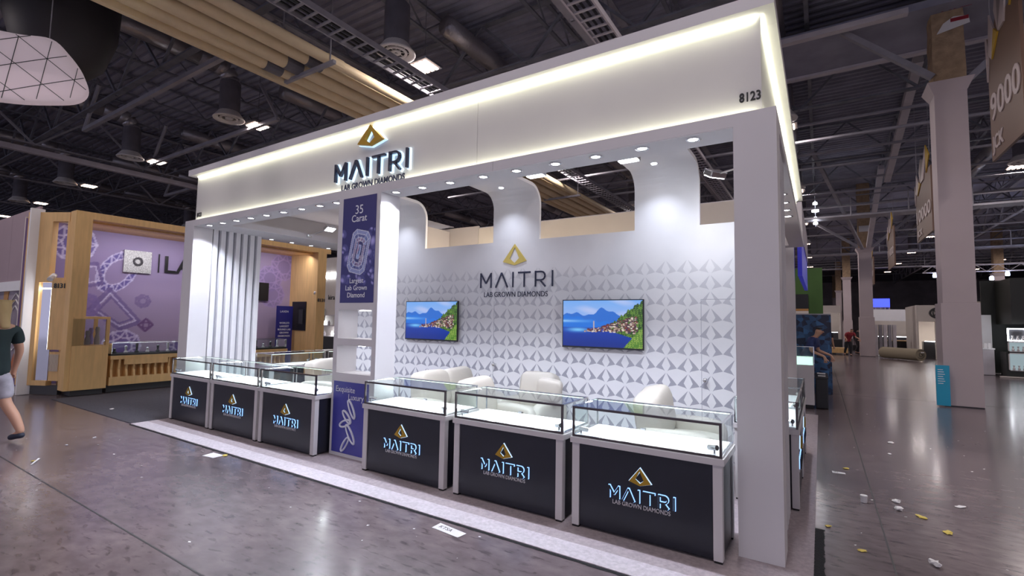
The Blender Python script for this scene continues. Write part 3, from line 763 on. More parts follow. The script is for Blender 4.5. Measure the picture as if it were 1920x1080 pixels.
# sofas
def puff(x0, y0, z0, x1, y1, z1, bev, name, par, rot=None, bulge=.0):
    cx_, cy_, cz_ = (x0+x1)/2, (y0+y1)/2, (z0+z1)/2; hx_, hy_, hz_ = (x1-x0)/2, (y1-y0)/2, (z1-z0)/2
    bm = bmesh.new(); bmesh.ops.create_cube(bm, size=2); bmesh.ops.subdivide_edges(bm, edges=bm.edges, cuts=7, use_grid_fill=True)
    for v in bm.verts:
        c = v.co; ex = 5
        n = (abs(c.x)**ex+abs(c.y)**ex+abs(c.z)**ex)**(1/ex)
        w1 = .012*math.sin(c.x*5+c.z*7)+.01*math.sin(c.y*9+c.z*3)
        s = (1/n if n > 0 else 1)*(1-.0)+w1
        v.co = Vector((c.x*s*hx_, c.y*s*hy_, c.z*s*hz_))
    me = bpy.data.meshes.new(name); bm.to_mesh(me); bm.free()
    for p_ in me.polygons: p_.use_smooth = True
    me.materials.append(LEATH); o_ = bpy.data.objects.new(name, me); COL.objects.link(o_); o_.parent = par; o_.location = (cx_, cy_, cz_)
    if rot: o_.rotation_euler = rot
    return o_
def sofa(loc, rz, L, label, n=2, tilt=.0, name='sofa', cat='sofa'):
    """faces +x locally, length along y"""
    t_ = thing(name, label, cat, loc, rz)
    MB().box(.05, .05, .08, .8, L-.05, .3).build('base', LEATH, t_, bevel=.03)
    k = (L-.3)/n
    for i_ in range(n):
        puff(.2, .15+i_*k, .28, .85, .15+(i_+1)*k, .5, .05, 'seat_cushion', t_)
        puff(-.02, .12+i_*k, .42, .3, .18+(i_+1)*k, .97, .05, 'back_cushion', t_, (tilt+(.05 if i_ else 0), -.16, 0))
    puff(0, 0, .08, .85, .17, .62, .05, 'armrest', t_); puff(0, L-.17, .08, .85, L, .62, .05, 'armrest', t_)
    for x in (.1, .72):
        for y_ in (.08, L-.08): MB().tube((x, y_, .012), (x, y_, .1), .02, 10).build('leg', CHROME, t_)
    return t_
sofa((4.42, 1.0, 0), -.03, 1.42, 'cream leather sofa near the television left of the lettering')
sofa((5.45, .79, 0), -.02, .78, 'cream leather single seat between the two-cushion sofa and the armchair below the lettering', n=1, tilt=.03)
sofa((5.5, 2.44, 0), -PI/2, .82, 'cream leather armchair against the patterned wall below the lettering', n=1, name='armchair', cat='armchair')
cu_ = puff(6.1, 1.85, .625, 6.45, 2.0, .93, .05, 'throw_cushion', None, (.1, .1, .2)); tag(cu_, 'small square throw cushion propped on the armchair below the lettering', 'cushion')
sofa((7.72, 1.02, 0), .06, 1.1, 'cream leather armchair behind the nearest display case', n=1, tilt=.10, name='armchair', cat='armchair')
sofa((1.75, 1.15, 0), .2, .95, 'cream leather armchair left of the poster column', n=1, name='armchair', cat='armchair')
tt = thing('cable_junction', 'small dark cable box lying behind the nearest case', 'cable box', (6.9, .9, 0))
MB().box(0, 0, .012, .25, .12, .07).build('box', BLACK, tt, bevel=.01)

# booth carpets
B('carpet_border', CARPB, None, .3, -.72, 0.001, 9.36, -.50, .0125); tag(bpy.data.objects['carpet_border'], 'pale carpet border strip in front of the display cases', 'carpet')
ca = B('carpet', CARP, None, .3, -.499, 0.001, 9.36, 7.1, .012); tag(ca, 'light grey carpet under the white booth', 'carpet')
fr = MB()
for k in range(150):
    y0 = -.72+k*.012*1.0
fr = MB(); pts = [(9.362+.004*math.sin(k*2.3), -.78+k*.025) for k in range(70)]; pts2 = [(9.425+random.uniform(-.006, .01), -.78+k*.025) for k in range(70)]
for k in range(69): fr.quad((pts[k][0], pts[k][1], .006), (pts2[k][0], pts2[k][1], .004), (pts2[k+1][0], pts2[k+1][1], .004), (pts[k+1][0], pts[k+1][1], .006))
pts = [(.3+k*.05, -.722) for k in range(183)]; 
for k in range(182): fr.quad((pts[k][0], -.72, .006), (pts[k][0], -.742-random.uniform(0, .008), .003), (pts[k+1][0], -.742-random.uniform(0, .008), .003), (pts[k+1][0], -.72, .006))
tag(fr.build('carpet_tape', FRINGE), 'frayed black tape along the light carpet edge', 'tape')
cg = B('aisle_carpet', CARPD, None, -3.5, -.70, 0.001, .29, 9, .009); tag(cg, 'charcoal carpet between the oak booth and the white booth', 'carpet')

# ================================================================= OAK BOOTH (left)
ok = thing('oak_booth', 'oak framed booth with lilac gem mural, number 8131', 'booth', (-3.63, -.5, 0))
def O(n, mt, x0, y0, z0, x1, y1, z1, bevel=0, par=None): return B(n, mt, par or ok, x0+3.63, y0+.5, z0, x1+3.63, y1+.5, z1, bevel=bevel)
O('corner_post', WOOD, -3.95, -.5, .12, -3.62, -.22, 3.87); O('top_beam', WOOD, -3.9, -.22, 3.72, -3.62, 5.75, 3.87)
O('top_soffit', WOOD, -5.0, -.2, 3.68, -3.9, 5.75, 3.8)
O('corner_post', WOOD, -5.0, 5.3, .12, -3.62, 5.6, 3.72)
# front portal left of corner post, with window
PD = Vector((.542, .289)).normalized(); PN = Vector((-PD.y, PD.x))
def OP(name, mt, a0, a1, z0, z1, t0=0, t1=.12):
    m_ = MB(); pts = []
    for (a_, t_) in ((a0, t0), (a1, t0), (a1, t1), (a0, t1)):
        q_ = Vector((-4.532, -.792))+PD*a_+PN*t_; pts.append((q_.x+3.63, q_.y+.5))
    m_.prism(pts, z0, z1, 'z'); return m_.build(name, mt, ok)
OP('front_panel', WOOD, -.34, .24, 2.36, 3.86); OP('front_post', WOOD, -.34, -.02, .2, 2.36); OP('front_panel', WOOD, .24, .62, 3.66, 3.86); OP('front_panel', WOOD, .24, .62, 2.36, 2.46)
OP('front_return', WOOD, .575, .62, 2.46, 3.66, .01, .3)
OP('front_panel', WOOD, .36, .90, .95, 2.40, -.03, .1)
OP('front_post', WOOD, -.02, .03, .2, 2.36); OP('front_rail', WOOD, .03, .36, .2, .3); OP('plinth', DKGREY, -.02, .6, .012, .2, .03, .12)
MIR = mat('mirror_glass', (.6, .6, .65), .08, 1)
OP('mirror_panel', MIR, .03, .34, .3, 2.36, .04, .06); OP('mirror_light', LAMPW, .325, .345, .95, 2.2, 0, .03); OP('mirror_light', LAMPW, .05, .33, 2.22, 2.24, 0, .03)
OP('slatted_grille', WOOD, .38, .62, .3, .9, .02, .1)
for k in range(7): OP('grille_bar', BEIGE, .40+k*.03, .41+k*.03, .5, .85, -.0, .02)
def mural(u, v):
    c = np.zeros(u.shape+(3,))+np.array([.60, .54, .70])
    c = blend(c, np.clip(u*1.1*(1.1-v)*1.2, 0, 1)*.55, (.80, .72, .76))
    c = blend(c, np.clip(1-u*3, 0, 1)*.5, (.50, .42, .70))
    asp = 6.9/3.6; X = u*asp
    def gem(c, gx, gy, r, col, dk, n=9, a0=0, st=1):
        d = np.hypot(X-gx, (v-gy)/st)
        c = blend(c, (d < r).astype(float)*.55, dk)
        P = [(gx+r*math.cos(a0+k*2*PI/n), gy+st*r*math.sin(a0+k*2*PI/n)) for k in range(n)]
        Q = [(gx+r*.55*math.cos(a0+(k+.5)*2*PI/n), gy+st*r*.55*math.sin(a0+(k+.5)*2*PI/n)) for k in range(n)]
        lw = .006
        for k in range(n):
            for a, b in ((P[k], P[(k+1) % n]), (P[k], Q[k]), (Q[k], P[(k+1) % n]), (Q[k], Q[(k+1) % n])):
                c = blend(c, (seg_d(X, v, a, b) < lw).astype(float)*.75, col)
        return c
    LT = (.85, .82, .95)
    def Y(y_): return (y_+.95)/3.6
    def Z(z_): return (z_-.15)/3.6
    c = gem(c, Y(-.12), Z(3.33), .115, LT, (.33, .27, .62))
    cx_, cy_, th = Y(.73), Z(2.74), -.55
    Xr = (X-cx_)*math.cos(th)+(v-cy_)*math.sin(th); Yr = -(X-cx_)*math.sin(th)+(v-cy_)*math.cos(th)
    d = np.hypot(Xr/.62, Yr); c = blend(c, ((d > .10) & (d < .158)).astype(float)*.85, (.38, .33, .62))
    def el(r_, a): x_, y_ = r_*.62*math.cos(a), r_*math.sin(a); return (cx_+x_*math.cos(th)-y_*math.sin(th), cy_+x_*math.sin(th)+y_*math.cos(th))
    for k in range(14):
        a = k*PI/7; b = a+PI/14; e_ = a+PI/7
        for s_, t_ in ((el(.158, a), el(.10, b)), (el(.10, b), el(.158, e_)), (el(.158, a), el(.158, e_)), (el(.10, b), el(.10, b+PI/7))): c = blend(c, (seg_d(X, v, s_, t_) < .0045).astype(float)*.7, LT)
    def rr(c, pts, off, col):
        n = len(pts)
        for k in range(n): c = blend(c, (seg_d(X, v, pts[k], pts[(k+1) % n]) < off).astype(float)*.75, col)
        return c
    DK = (.44, .37, .60)
    def sc(P, k): mx, my = sum(p[0] for p in P)/4, sum(p[1] for p in P)/4; return [(mx+(p[0]-mx)*k, my+(p[1]-my)*k) for p in P]
    sq = [(Y(.08), Z(2.88)), (Y(.32), Z(2.90)), (Y(.44), Z(2.43)), (Y(.154), Z(2.35))]
    c = rr(c, sq, .010, DK); c = rr(c, sc(sq, .7), .004, LT)
    rg = [(Y(.589), Z(2.30)), (Y(1.246), Z(1.52)), (Y(.859), Z(1.354)), (Y(.252), Z(1.823))]
    c = rr(c, rg, .014, DK); c = rr(c, sc(rg, .84), .004, LT); c = rr(c, sc(rg, .68), .007, DK)
    c = gem(c, Y(.15), Z(1.9), .08, (.5, .43, .68), (.48, .4, .66), 7)
    c = gem(c, Y(1.29), Z(2.05), .045, (.5, .43, .62), (.6, .53, .7), 7); c = gem(c, Y(1.38), Z(1.45), .045, (.42, .3, .5), (.6, .5, .66), 4)
    c = gem(c, Y(.91), Z(.93), .11, LT, (.34, .26, .62))
    for gx, gy, r in ((Y(5.05), Z(3.3), .12), (Y(4.6), Z(2.9), .11), (Y(4.7), Z(2.4), .11)): c = gem(c, gx, gy, r, (.66, .58, .78), (.50, .44, .66), 9)
    return c
gridprint('mural', mural, 6.9, 3.6, 330, 172, vcolmat('mural_print', 0, .5), ok, (-5.0+3.63, -.95+.5, .15), (0, 1, 0)); 
O('mural_wall', BEIGE, -5.06, -.95, .012, -5.005, 5.8, 3.78)
# emblem plate and letters on mural
em = O('emblem_plate', mat('silver_plate', (.55, .55, .55), .35, .5, noise=.3, nscale=40, bump=.6, bscale=50), -4.99, .82, 2.75, -4.95, 1.4, 3.3)
ro = MB()
for k in range(12):
    a = k*PI/6
    ro.path([( .045+3.63-4.99, 1.11+.5+.06*math.cos(a)+.13*math.cos(a+s)*math.sin(s/2+.01), 3.03+.06*math.sin(a)+.13*math.sin(a+s)*math.sin(s/2+.01)) for s in np.linspace(0, 2*PI, 9)], .006, 4)
ro.build('rosette_relief', STEELG, em)
B('divider_bar', BLACK, ok, .0-1.36, 2.045+.02, 2.8, -1.34, 2.06+.03, 3.28)
text('sign_lettering', 'LA', .62, BLACK, ok, (-1.34, 1.67+.5, 2.82), EAST, .01, bold=.004)
_p = Vector((-4.532, -.792))+PD*.41-PN*.036
text('booth_number', '8131', .14, DKGREY, ok, (_p.x+3.63, _p.y+.5, 2.24), (PI/2, 0, math.atan2(PD.y, PD.x)), .006, bold=.003)
text('booth_number', '8131', .14, DKGREY, ok, (.02, 5.33+.5, 2.2), EAST, .006, bold=.003)
for (x, y_, z) in ((-.42, -.16, 2.5), (.1-.3, 5.9, 2.55)):
    hd = MB().tube((x, y_, z), (x+.14, y_-.1, z-.1), .05, 12).build('spotlight_head', WHITE2, ok)
# tower with glass vitrine + low counters
O('tower', WOOD, -4.35, -.42, .12, -3.6, .2, 1.04, bevel=.004); O('plinth', DKGREY, -4.3, -.38, .009, -3.66, .16, .12)
O('vitrine_top', WOOD, -4.35, -.42, 1.6, -3.6, .2, 1.65); O('vitrine_post', WOOD, -3.66, .14, 1.04, -3.6, .2, 1.6); O('vitrine_post', WOOD, -4.35, .14, 1.04, -4.29, .2, 1.6)
for g in (((-3.605, -.42), (-3.605, .14)), ((-4.35, -.415), (-3.6, -.415))):
    (xa, ya), (xb, yb) = g
    MB().quad((xa+3.63, ya+.5, 1.04), (xb+3.63, yb+.5, 1.04), (xb+3.63, yb+.5, 1.6), (xa+3.63, ya+.5, 1.6)).build('glass_pane', GLASS, ok)
O('vitrine_light', LAMPW, -4.2, -.38, 1.045, -4.0, -.35, 1.06)
for i_, (x, y_, h_) in enumerate(((-4.1, -.2, .25), (-4.0, 0, .35), (-3.85, -.1, .3), (-3.8, .05, .38))):
    MB().lathe([(.05, 0), (.055, h_*.3), (.03, h_*.6), (.045, h_*.85), (.03, h_)], 12, (x+3.63, y_+.5, 1.05)).build('bust_stand', mat('vitrine_bust%d' % i_, [(.1, .1, .2), (.25, .2, .45), (.3, .3, .35), (.4, .38, .4)][i_], .4), ok, smooth=True)
for seg_ in ((.25, 1.6), (1.65, 3.0), (3.05, 4.4)):
    y0, y1 = seg_
    O('counter_plinth', DKGREY, -4.1, y0, .009, -3.75, y1, .16); O('counter_base', WOOD, -4.2, y0, .16, -3.62, y1, .34)
    O('counter_top', WOOD, -4.2, y0, .72, -3.6, y1, .8); O('counter_front', WOOD, -3.63, y0+.25, .60, -3.59, y1-.25, .72); O('counter_core', WOOD, -4.2, y0, .34, -3.8, y1, .72)
    n_ = 10
    for k in range(n_):
        yy = y0+.04+(y1-y0-.1)*k/(n_-1)
        m_ = MB().prism([(-3.8+3.63, .34), (-3.62+3.63, .34), (-3.66+3.63, .5), (-3.62+3.63, .72), (-3.8+3.63, .72)], yy+.5-.02, yy+.5+.02, 'y')
        m_.v = [(v[0], v[1], v[2]) for v in m_.v]; m_.build('counter_rib', WOOD, ok)
    O('counter_box', BLACK, -4.15, y0+.02, .8, -3.65, y1-.02, .84)
    gb = MB(); 
    for (a, b) in (((-4.15, y0+.02), (-3.63, y0+.02)), ((-3.63, y0+.02), (-3.63, y1-.02)), ((-3.63, y1-.02), (-4.15, y1-.02)), ((-4.15, y1-.02), (-4.15, y0+.02))):
        gb.quad((a[0]+3.63, a[1]+.5, .84), (b[0]+3.63, b[1]+.5, .84), (b[0]+3.63, b[1]+.5, 1.08), (a[0]+3.63, a[1]+.5, 1.08))
    gb.quad((-.52, y0+.52, 1.08), (0, y0+.52, 1.08), (0, y1+.48, 1.08), (-.52, y1+.48, 1.08)); gb.build('glass_box', GLASS, ok)
    ed = MB()
    for xx in (-.52, 0): ed.tube((xx, y0+.52, 1.08), (xx, y1+.48, 1.08), .007, 4)
    for yy in (y0+.52, y1+.48): ed.tube((0, yy, .84), (0, yy, 1.08), .007, 4)
    ed.build('glass_edge', CHROME, ok)
    area('counter_glow', (-3.9, (y0+y1)/2, 1.04), .05, y1-y0-.2, .8, (.8, .9, 1))
    for k in range(6):
        yy = y0+.15+(y1-y0-.3)*k/5
        MB().lathe([(.04, 0), (.045, .02), (.02, .06), (.03, .1+.05*(k % 3)), (.001, .12+.05*(k % 3))], 8, (-.25, yy+.5, .84)).build('jewel_stand', STEELL if k % 2 else DKGREY, ok)
# wall-tv and roll-up banner inside oak booth
O('dark_monitor', BLACK, -4.99, 4.25, 2.2, -4.95, 4.55, 2.75)
ru = thing('rollup_banner', 'tall indigo roll-up banner standing in the oak booth', 'banner', (-4.6, 4.9, 0))
BL2 = mat('rollup_blue', hx(45, 45, 130), .4)
MB().box(-.02, -.27, .03, 0, .27, 2.05).build('banner_sheet', BL2, ru); MB().box(-.1, -.3, .009, .08, .3, .05).build('banner_base', CHROME, ru)
text('banner_lettering', 'LAXEN', .09, TXT, ru, (.003, -.02, 1.85), EAST, .001, 'CENTER')
for k, s in enumerate(('WORLD\'S', 'LARGEST', 'ROUND LAB', 'GROWN', 'DIAMONDS')): text('banner_lettering', s, .075, TXT, ru, (.003, 0, 1.5-k*.1), EAST, .001, 'CENTER', bold=.001)
pm = O('black_picture', BLACK, -4.8, 5.27, 1.3, -4.1, 5.295, 2.2); O('dark_jewel_bust', DKGREY, -4.4, 5.24, 1.5, -4.2, 5.265, 1.95)
area('oak_booth_fill', (-3.95, 1.2, 3.62), .1, 2.5, 20, (.95, .92, 1), (0, .35, 0))  # fill lamps added to brighten the oak frame and mural
area('oak_booth_fill', (-3.95, 4.2, 3.62), .1, 2, 14, (.95, .92, 1), (0, .35, 0))

# white booth at far left with geometric poster
wb = thing('white_panel_booth', 'white booth with plain lilac panels at the left edge', 'booth', (-5.62, -.85, 0))
LIL = mat('lilac_grey_panel', hx(168, 148, 156), .6, noise=.04, nscale=1.5)
B('frame', WHITE2, wb, -2.6, 0, .012, -2.45, .1, 4.0); B('frame', WHITE2, wb, .95, -.12, .012, 1.03, .1, 3.93); B('frame', WHITE2, wb, -2.45, 0, 2.2, .95, .1, 2.42); B('frame', WHITE2, wb, -2.45, 0, .012, .95, .1, .25)
B('upper_panel', LIL, wb, -2.45, .03, 2.42, -1.05, .07, 4.0); B('upper_panel', LIL, wb, -1.04, .03, 2.42, .95, .07, 4.0)
B('side_wall', WHITE2, wb, -6, -.02, .012, -2.6, .08, 4.1)
gp = mat('grey_poster', hx(150, 138, 150), .5, noise=.3, nscale=2)
B('lower_panel', gp, wb, -2.45, .05, .25, .95, .08, 2.2)
OR = mat('ochre_print', hx(190, 140, 80), .6)
for s in (-1, 1):
    MB().prism([(-.3+s*1.0, 2.2), (-.3+s*.6, 2.2), (-.3+s*.75, 1.7), (-.3+s*.95, 1.1)], .04, .05).build('ochre_shape', OR, wb)
ln = MB()
for r_ in (.3, .42, .54):
    ln.path([(-.3+r_*math.cos(a), .04, 1.5+r_*1.2*math.sin(a)) for a in np.linspace(0, 2*PI, 9)], .012, 4)
ln.build('gem_outline', WPRINT, wb)
MB().prism([(-.5, .25), (.1, .25), (-.1, .8)], .035, .045).build('orange_print', mat('orange', hx(200, 110, 60), .6), wb)

# neighbour with white lettering behind the left opening
nb = thing('grey_sign_booth', 'grey walled booth with white illuminated lettering beyond the oak booth', 'booth', (-9, 9.6, 0))
B('wall', BEIGE, nb, -4, 0, .012, 3.6, .1, 4.35)
text('sign_lettering', 'DAMBHI DIA', .32, LAMPW, nb, (-1.05, -.03, 3.45), FRONT, .01, bold=.006)
MB().path([(-1.25+.2*math.cos(a), -.03, 3.55+.2*math.sin(a)) for a in np.linspace(-2.2, 2.6, 14)], .025, 6).build('sign_emblem', LAMPW, nb)
for k in range(3): B('shelf', STEELL, nb, -1, -.3, .9+k*.45, 1.6, 0, .93+k*.45)
for k in range(9): MB().lathe([(.05, 0), (.06, .1), (.02, .2)], 8, (-.8+k*.26, -.15, .93+.45*(k % 2))).build('jewel_stand', LAMPW if k % 3 == 0 else STEELL, nb)
B('cabinet', DKGREY, nb, -1, -.35, .012, 1.6, 0, .9); text('wall_lettering', 'kira', .3, DKGREY, nb, (.2, -.02, 2.5), FRONT, .005)
B('glass_showcase', GLASS, nb, -.6, -.32, 1.4, .1, -.05, 2.1)

# ================================================================= FAR BOOTHS (left-back and behind)
def plainbooth(name, label, x, y, w_, d_, h_, mt, band=None, open_front=True, sign=None, rz=0):
    t_ = thing(name, label, 'booth', (x, y, 0), rz)
    B('back_panel', mt, t_, 0, d_-.08, .012, w_, d_, h_); B('side_panel', mt, t_, 0, 0, .012, .08, d_-.08, h_); B('side_panel', mt, t_, w_-.08, 0, .012, w_, d_-.08, h_)
    B('header', band or mt, t_, 0, -.05, h_-.9, w_, 0, h_)
    if open_front:
        for k in range(1, 4): MB().box(w_*k/4-.04, 0, .012, w_*k/4+.04, .1, h_-.9).build('post', mt, t_)
    B('counter', DKGREY, t_, .3, .3, .012, w_-.3, .8, .95); B('counter_light', LAMPW, t_, .35, .28, .96, w_-.35, .3, .99)
    return t_

# ================================================================= RIGHT BACKGROUND
# neighbour booth just behind ours
nn = thing('glossy_fascia_booth', 'grey and blue fascia booth just behind the white booth', 'booth', (8.2, 7.6, 0))
BLUE = mat('royal_blue', hx(40, 40, 150), .35, emit=hx(50, 50, 190), es=.25)
B('fascia', STEELL, nn, -4, 0, 3.55, .96, .1, 4.3); B('fascia', STEELL, nn, .9, .1, 3.55, .96, 5, 4.3)
B('blue_band', BLUE, nn, .86, .0, 2.75, .94, 5, 3.55); B('post', WHITE, nn, .55, 0, .012, .8, .25, 3.5); B('wall', WHITE2, nn, -4, .3, .012, .5, .4, 3.5)
# sequin wall
SEQ = bpy.data.materials.new('blue_sequins'); SEQ.use_nodes = True
nt = SEQ.node_tree; b = nt.nodes['Principled BSDF']; vo = nt.nodes.new('ShaderNodeTexVoronoi'); vo.inputs['Scale'].default_value = 9
tc = nt.nodes.new('ShaderNodeTexCoord'); nt.links.new(tc.outputs['Object'], vo.inputs['Vector'])
cr = nt.nodes.new('ShaderNodeValToRGB'); e = cr.color_ramp.elements; e[0].color = (*hx(14, 20, 52), 1); e[1].color = (*hx(60, 110, 160), 1); e[0].position = .35
nt.links.new(vo.outputs['Color'], cr.inputs[0]); nt.links.new(cr.outputs[0], b.inputs['Base Color']); b.inputs['Roughness'].default_value = .35
sw = thing('sequin_backdrop', 'dark blue sequin backdrop wall by the aisle', 'backdrop', (9.0, 10.6, 0))
B('backdrop_sheet', SEQ, sw, -1.5, 0, .012, .62, .08, 2.0); B('backdrop_side', SEQ, sw, .6, .08, .012, .66, 2.5, 2.0); B('top_rail', STEELG, sw, -1.5, -.02, 2.0, .66, .1, 2.03)
# small white pedestal showcase
pc = thing('pedestal_showcase', 'white pedestal showcase with glowing glass top by the aisle', 'display case', (9.02, 7.9, 0))
B('plinth', BLACK, pc, -.28, .02, .009, .26, .5, .08); B('cabinet', ALU, pc, -.3, 0, .08, .28, .52, .9)
DG = mat('glow_deck', (.8, 1, .9), .5, emit=(.62, .9, .78), es=.75)
B('lit_deck', DG, pc, -.28, .02, .9, .26, .5, 1.05)
gq = MB()
for (a, b_) in (((-.3, 0), (.28, 0)), ((.28, 0), (.28, .52)), ((-.3, .52), (.28, .52))): gq.quad((a[0], a[1], .9), (b_[0], b_[1], .9), (b_[0], b_[1], 1.28), (a[0], a[1], 1.28))
gq.quad((-.3, 0, 1.28), (.28, 0, 1.28), (.28, .52, 1.28), (-.3, .52, 1.28)); gq.build('glass_box', GLASS, pc)
ge = MB()
for pxy in ((-.3, 0), (.28, 0), (.28, .52)): ge.tube((*pxy, .9), (*pxy, 1.28), .008, 4)
ge.tube((-.3, 0, 1.28), (.28, 0, 1.28), .008, 4).tube((.28, 0, 1.28), (.28, .52, 1.28), .008, 4); ge.build('glass_edge', CHROME, pc)
db = thing('dark_draped_table', 'black draped table beside the pedestal showcase', 'table', (9.32, 8.0, 0)); B('drape', BLACK, db, 0, 0, .006, .22, 1.2, .62, bevel=.02); B('table_top', BLACK, db, -.01, -.01, .62, .23, 1.21, .65)
for k, (dx, dy, dz) in enumerate(((.05, .2, .7), (.1, .5, .7), (.02, .35, .7))):
    tag(MB().box(9.34+dx*.5, 8.0+dy, .655+.02*k, 9.5, 8.12+dy, .67+.02*k).build('plastic_wrap', WPRINT), 'crumpled clear plastic wrap on the draped table, %s' % ('nearest piece', 'farthest piece', 'middle piece')[k], 'wrap')
GREEN = mat('green_booth_fabric', hx(70, 105, 50), .7, noise=.1, nscale=2)
gb_ = thing('green_booth', 'tall olive green fabric booth behind the sequin wall', 'booth', (8.4, 15.5, 0))
B('front_wall', GREEN, gb_, -2, 0, .012, 1.12, .1, 3.7); B('side_wall', GREEN, gb_, 1.04, .1, .012, 1.12, 4, 3.7)
B('dark_screen', BLACK, gb_, -.5, -.06, 2.3, .7, -.01, 2.8); B('orange_stripe', OR, gb_, -.5, -.06, 2.22, .7, -.01, 2.3); B('white_panel', BEIGE, gb_, -.5, -.06, 1.95, .7, -.01, 2.22)
text('panel_lettering', 'BIBIO', .2, BLACK, gb_, (-.45, -.07, 2.0), FRONT, .004)

CYAN = mat('cyan_board', hx(40, 165, 205), .4); 
bs = thing('cyan_notice_board', 'cyan notice board leaning on the near hall column', 'notice board', (11.66, 10.12, 0))
B('board', CYAN, bs, -.1, -.03, .03, .13, .02, .9)
for k in range(7): B('text_line', TXT, bs, -.07, -.034, .8-k*.05, .02+.015*(k % 3), -.031, .815-k*.05)

# brown aisle banners
BROWN = mat('brown_banner', hx(120, 92, 76), .5, noise=.08, nscale=.8)
FAC1 = mat('facet_white', hx(205, 190, 188), .5); FAC2 = mat('facet_grey', hx(150, 136, 132), .5); FAC3 = mat('facet_gold', hx(196, 160, 60), .5)
def banner(x, y0, y1, z0, z1, num, label, foot='JCK', gold=True):
    """hangs in the y-z plane; reads from -x"""
    t_ = thing('aisle_banner', label, 'banner', (x, y0, 0)); L = y1-y0; H_ = z1-z0
    def Q(u, v): return (L*(1-u), z0+H_*v)
    MB().prism([Q(0, 0), Q(1, 0), Q(1, .86), Q(.8, .86), Q(.5, .86), Q(.33, .92), Q(.18, .80), Q(0, .86)], 0, .05, 'x').build('banner_board', BROWN, t_)
    for P, mt in (([(0, .86), (.08, .72), (.02, .55)], FAC1), ([(.16, .98), (.30, .84), (.20, .66), (.09, .72)], FAC1), ([(.30, .84), (.42, .78), (.20, .66)], FAC3 if gold else FAC1),
                  ([(.34, .95), (.46, 1.12), (.44, .78)], FAC1), ([(.46, 1.12), (.66, 1.05), (.44, .78)], FAC2), ([(.66, 1.05), (.8, 1.2), (.62, .78), (.44, .78)], FAC1), ([(.8, 1.2), (1, 1.0), (.8, .82)], FAC3 if gold else FAC2)):
        MB().prism([Q(*p) for p in P], -.03, -.002, 'x').build('crystal_facet', mt, t_)
    RX = (PI/2, 0, -PI/2)
    text('banner_number', num, H_*.25, FAC1, t_, (-.012, L*.93, z0+H_*.26), RX, .008, width=L*.9, bold=.01)
    if foot: text('banner_lettering', foot, H_*.13, FAC1, t_, (-.012, L*.93, z0+H_*.06), RX, .008, width=L*.36, bold=.008)
    MB().tube((.02, .2, z1), (.02, .2, 10.2), .01, 4).tube((.02, L-.2, z1), (.02, L-.2, 10.2), .01, 4).build('hanging_wire', STEELG, t_)
banner(12.5, 7.6, 9.5, 5.15, 8.2, '9000', 'large brown aisle banner reading 9000 at the right edge')
banner(12.3, 14.6, 17.3, 4.6, 6.9, '10000', 'brown aisle banner reading 10000 left of the near column')
banner(12.3, 23.4, 25.8, 4.5, 6.6, '11000', 'narrow distant brown banner, left of the 10000 banner', None)
banner(12.3, 33.5, 36, 4.4, 6.4, '12000', 'farthest small brown banner beside the second column', None)

# beige booth with emblem
bb = plainbooth('beige_booth', 'beige booth with a dark oval emblem on its header', 13.9, 30.5, 3.2, 4, 2.95, BEIGE)
MB().path([(.95+.38*math.cos(a), -.08, 2.52+.27*math.sin(a)) for a in np.linspace(0, 2*PI, 25)], .05, 6).path([(.95+.25*math.cos(a), -.08, 2.52+.15*math.sin(3*a)) for a in np.linspace(0, 2*PI, 25)], .025, 5).build('oval_emblem', DKGREY, bb)
for k in range(3): B('lit_shelf', WARM, bb, 1.3+k*.75, .1, .3, 1.8+k*.75, .15, 2.0)
for k in range(3): B('blue_photo', mat('blue_photo%d' % k, hx(60, 80, 140), .5), bb, 1.35+k*.75, .05, 1.0, 1.78+k*.75, .09, 1.5)
area('booth_glow', (16, 32, 2), 3, .5, 60, (1, .93, .85))
plainbooth('grey_booth', 'grey booth with dark interior beyond the carpet roll', 9.9+3.0, 44, 5, 5, 3.1, BEIGE, WHITE2)
bz = plainbooth('blue_lit_booth', 'far booth with a glowing blue header', 14.0, 60, 1.6, 4, 4.7, HALLW, mat('blue_glow', (.05, .05, .8), .5, emit=(.05, .08, 1), es=1.6))
plainbooth('pale_booth', 'far pale booth left of the second column row', 3.5, 66, 8, 5, 4.2, BEIGE)
plainbooth('tan_booth', 'far tan booth near the back wall', 22, 66, 12, 5, 4.6, WARM)
wbx = plainbooth('bright_booth', 'brightly lit white booth right of the near column', 17.2, 33, 5.5, 4, 3.0, WHITE2)
area('booth_glow', (20, 35, 2.6), 3, 1, 160, (.9, .93, 1))
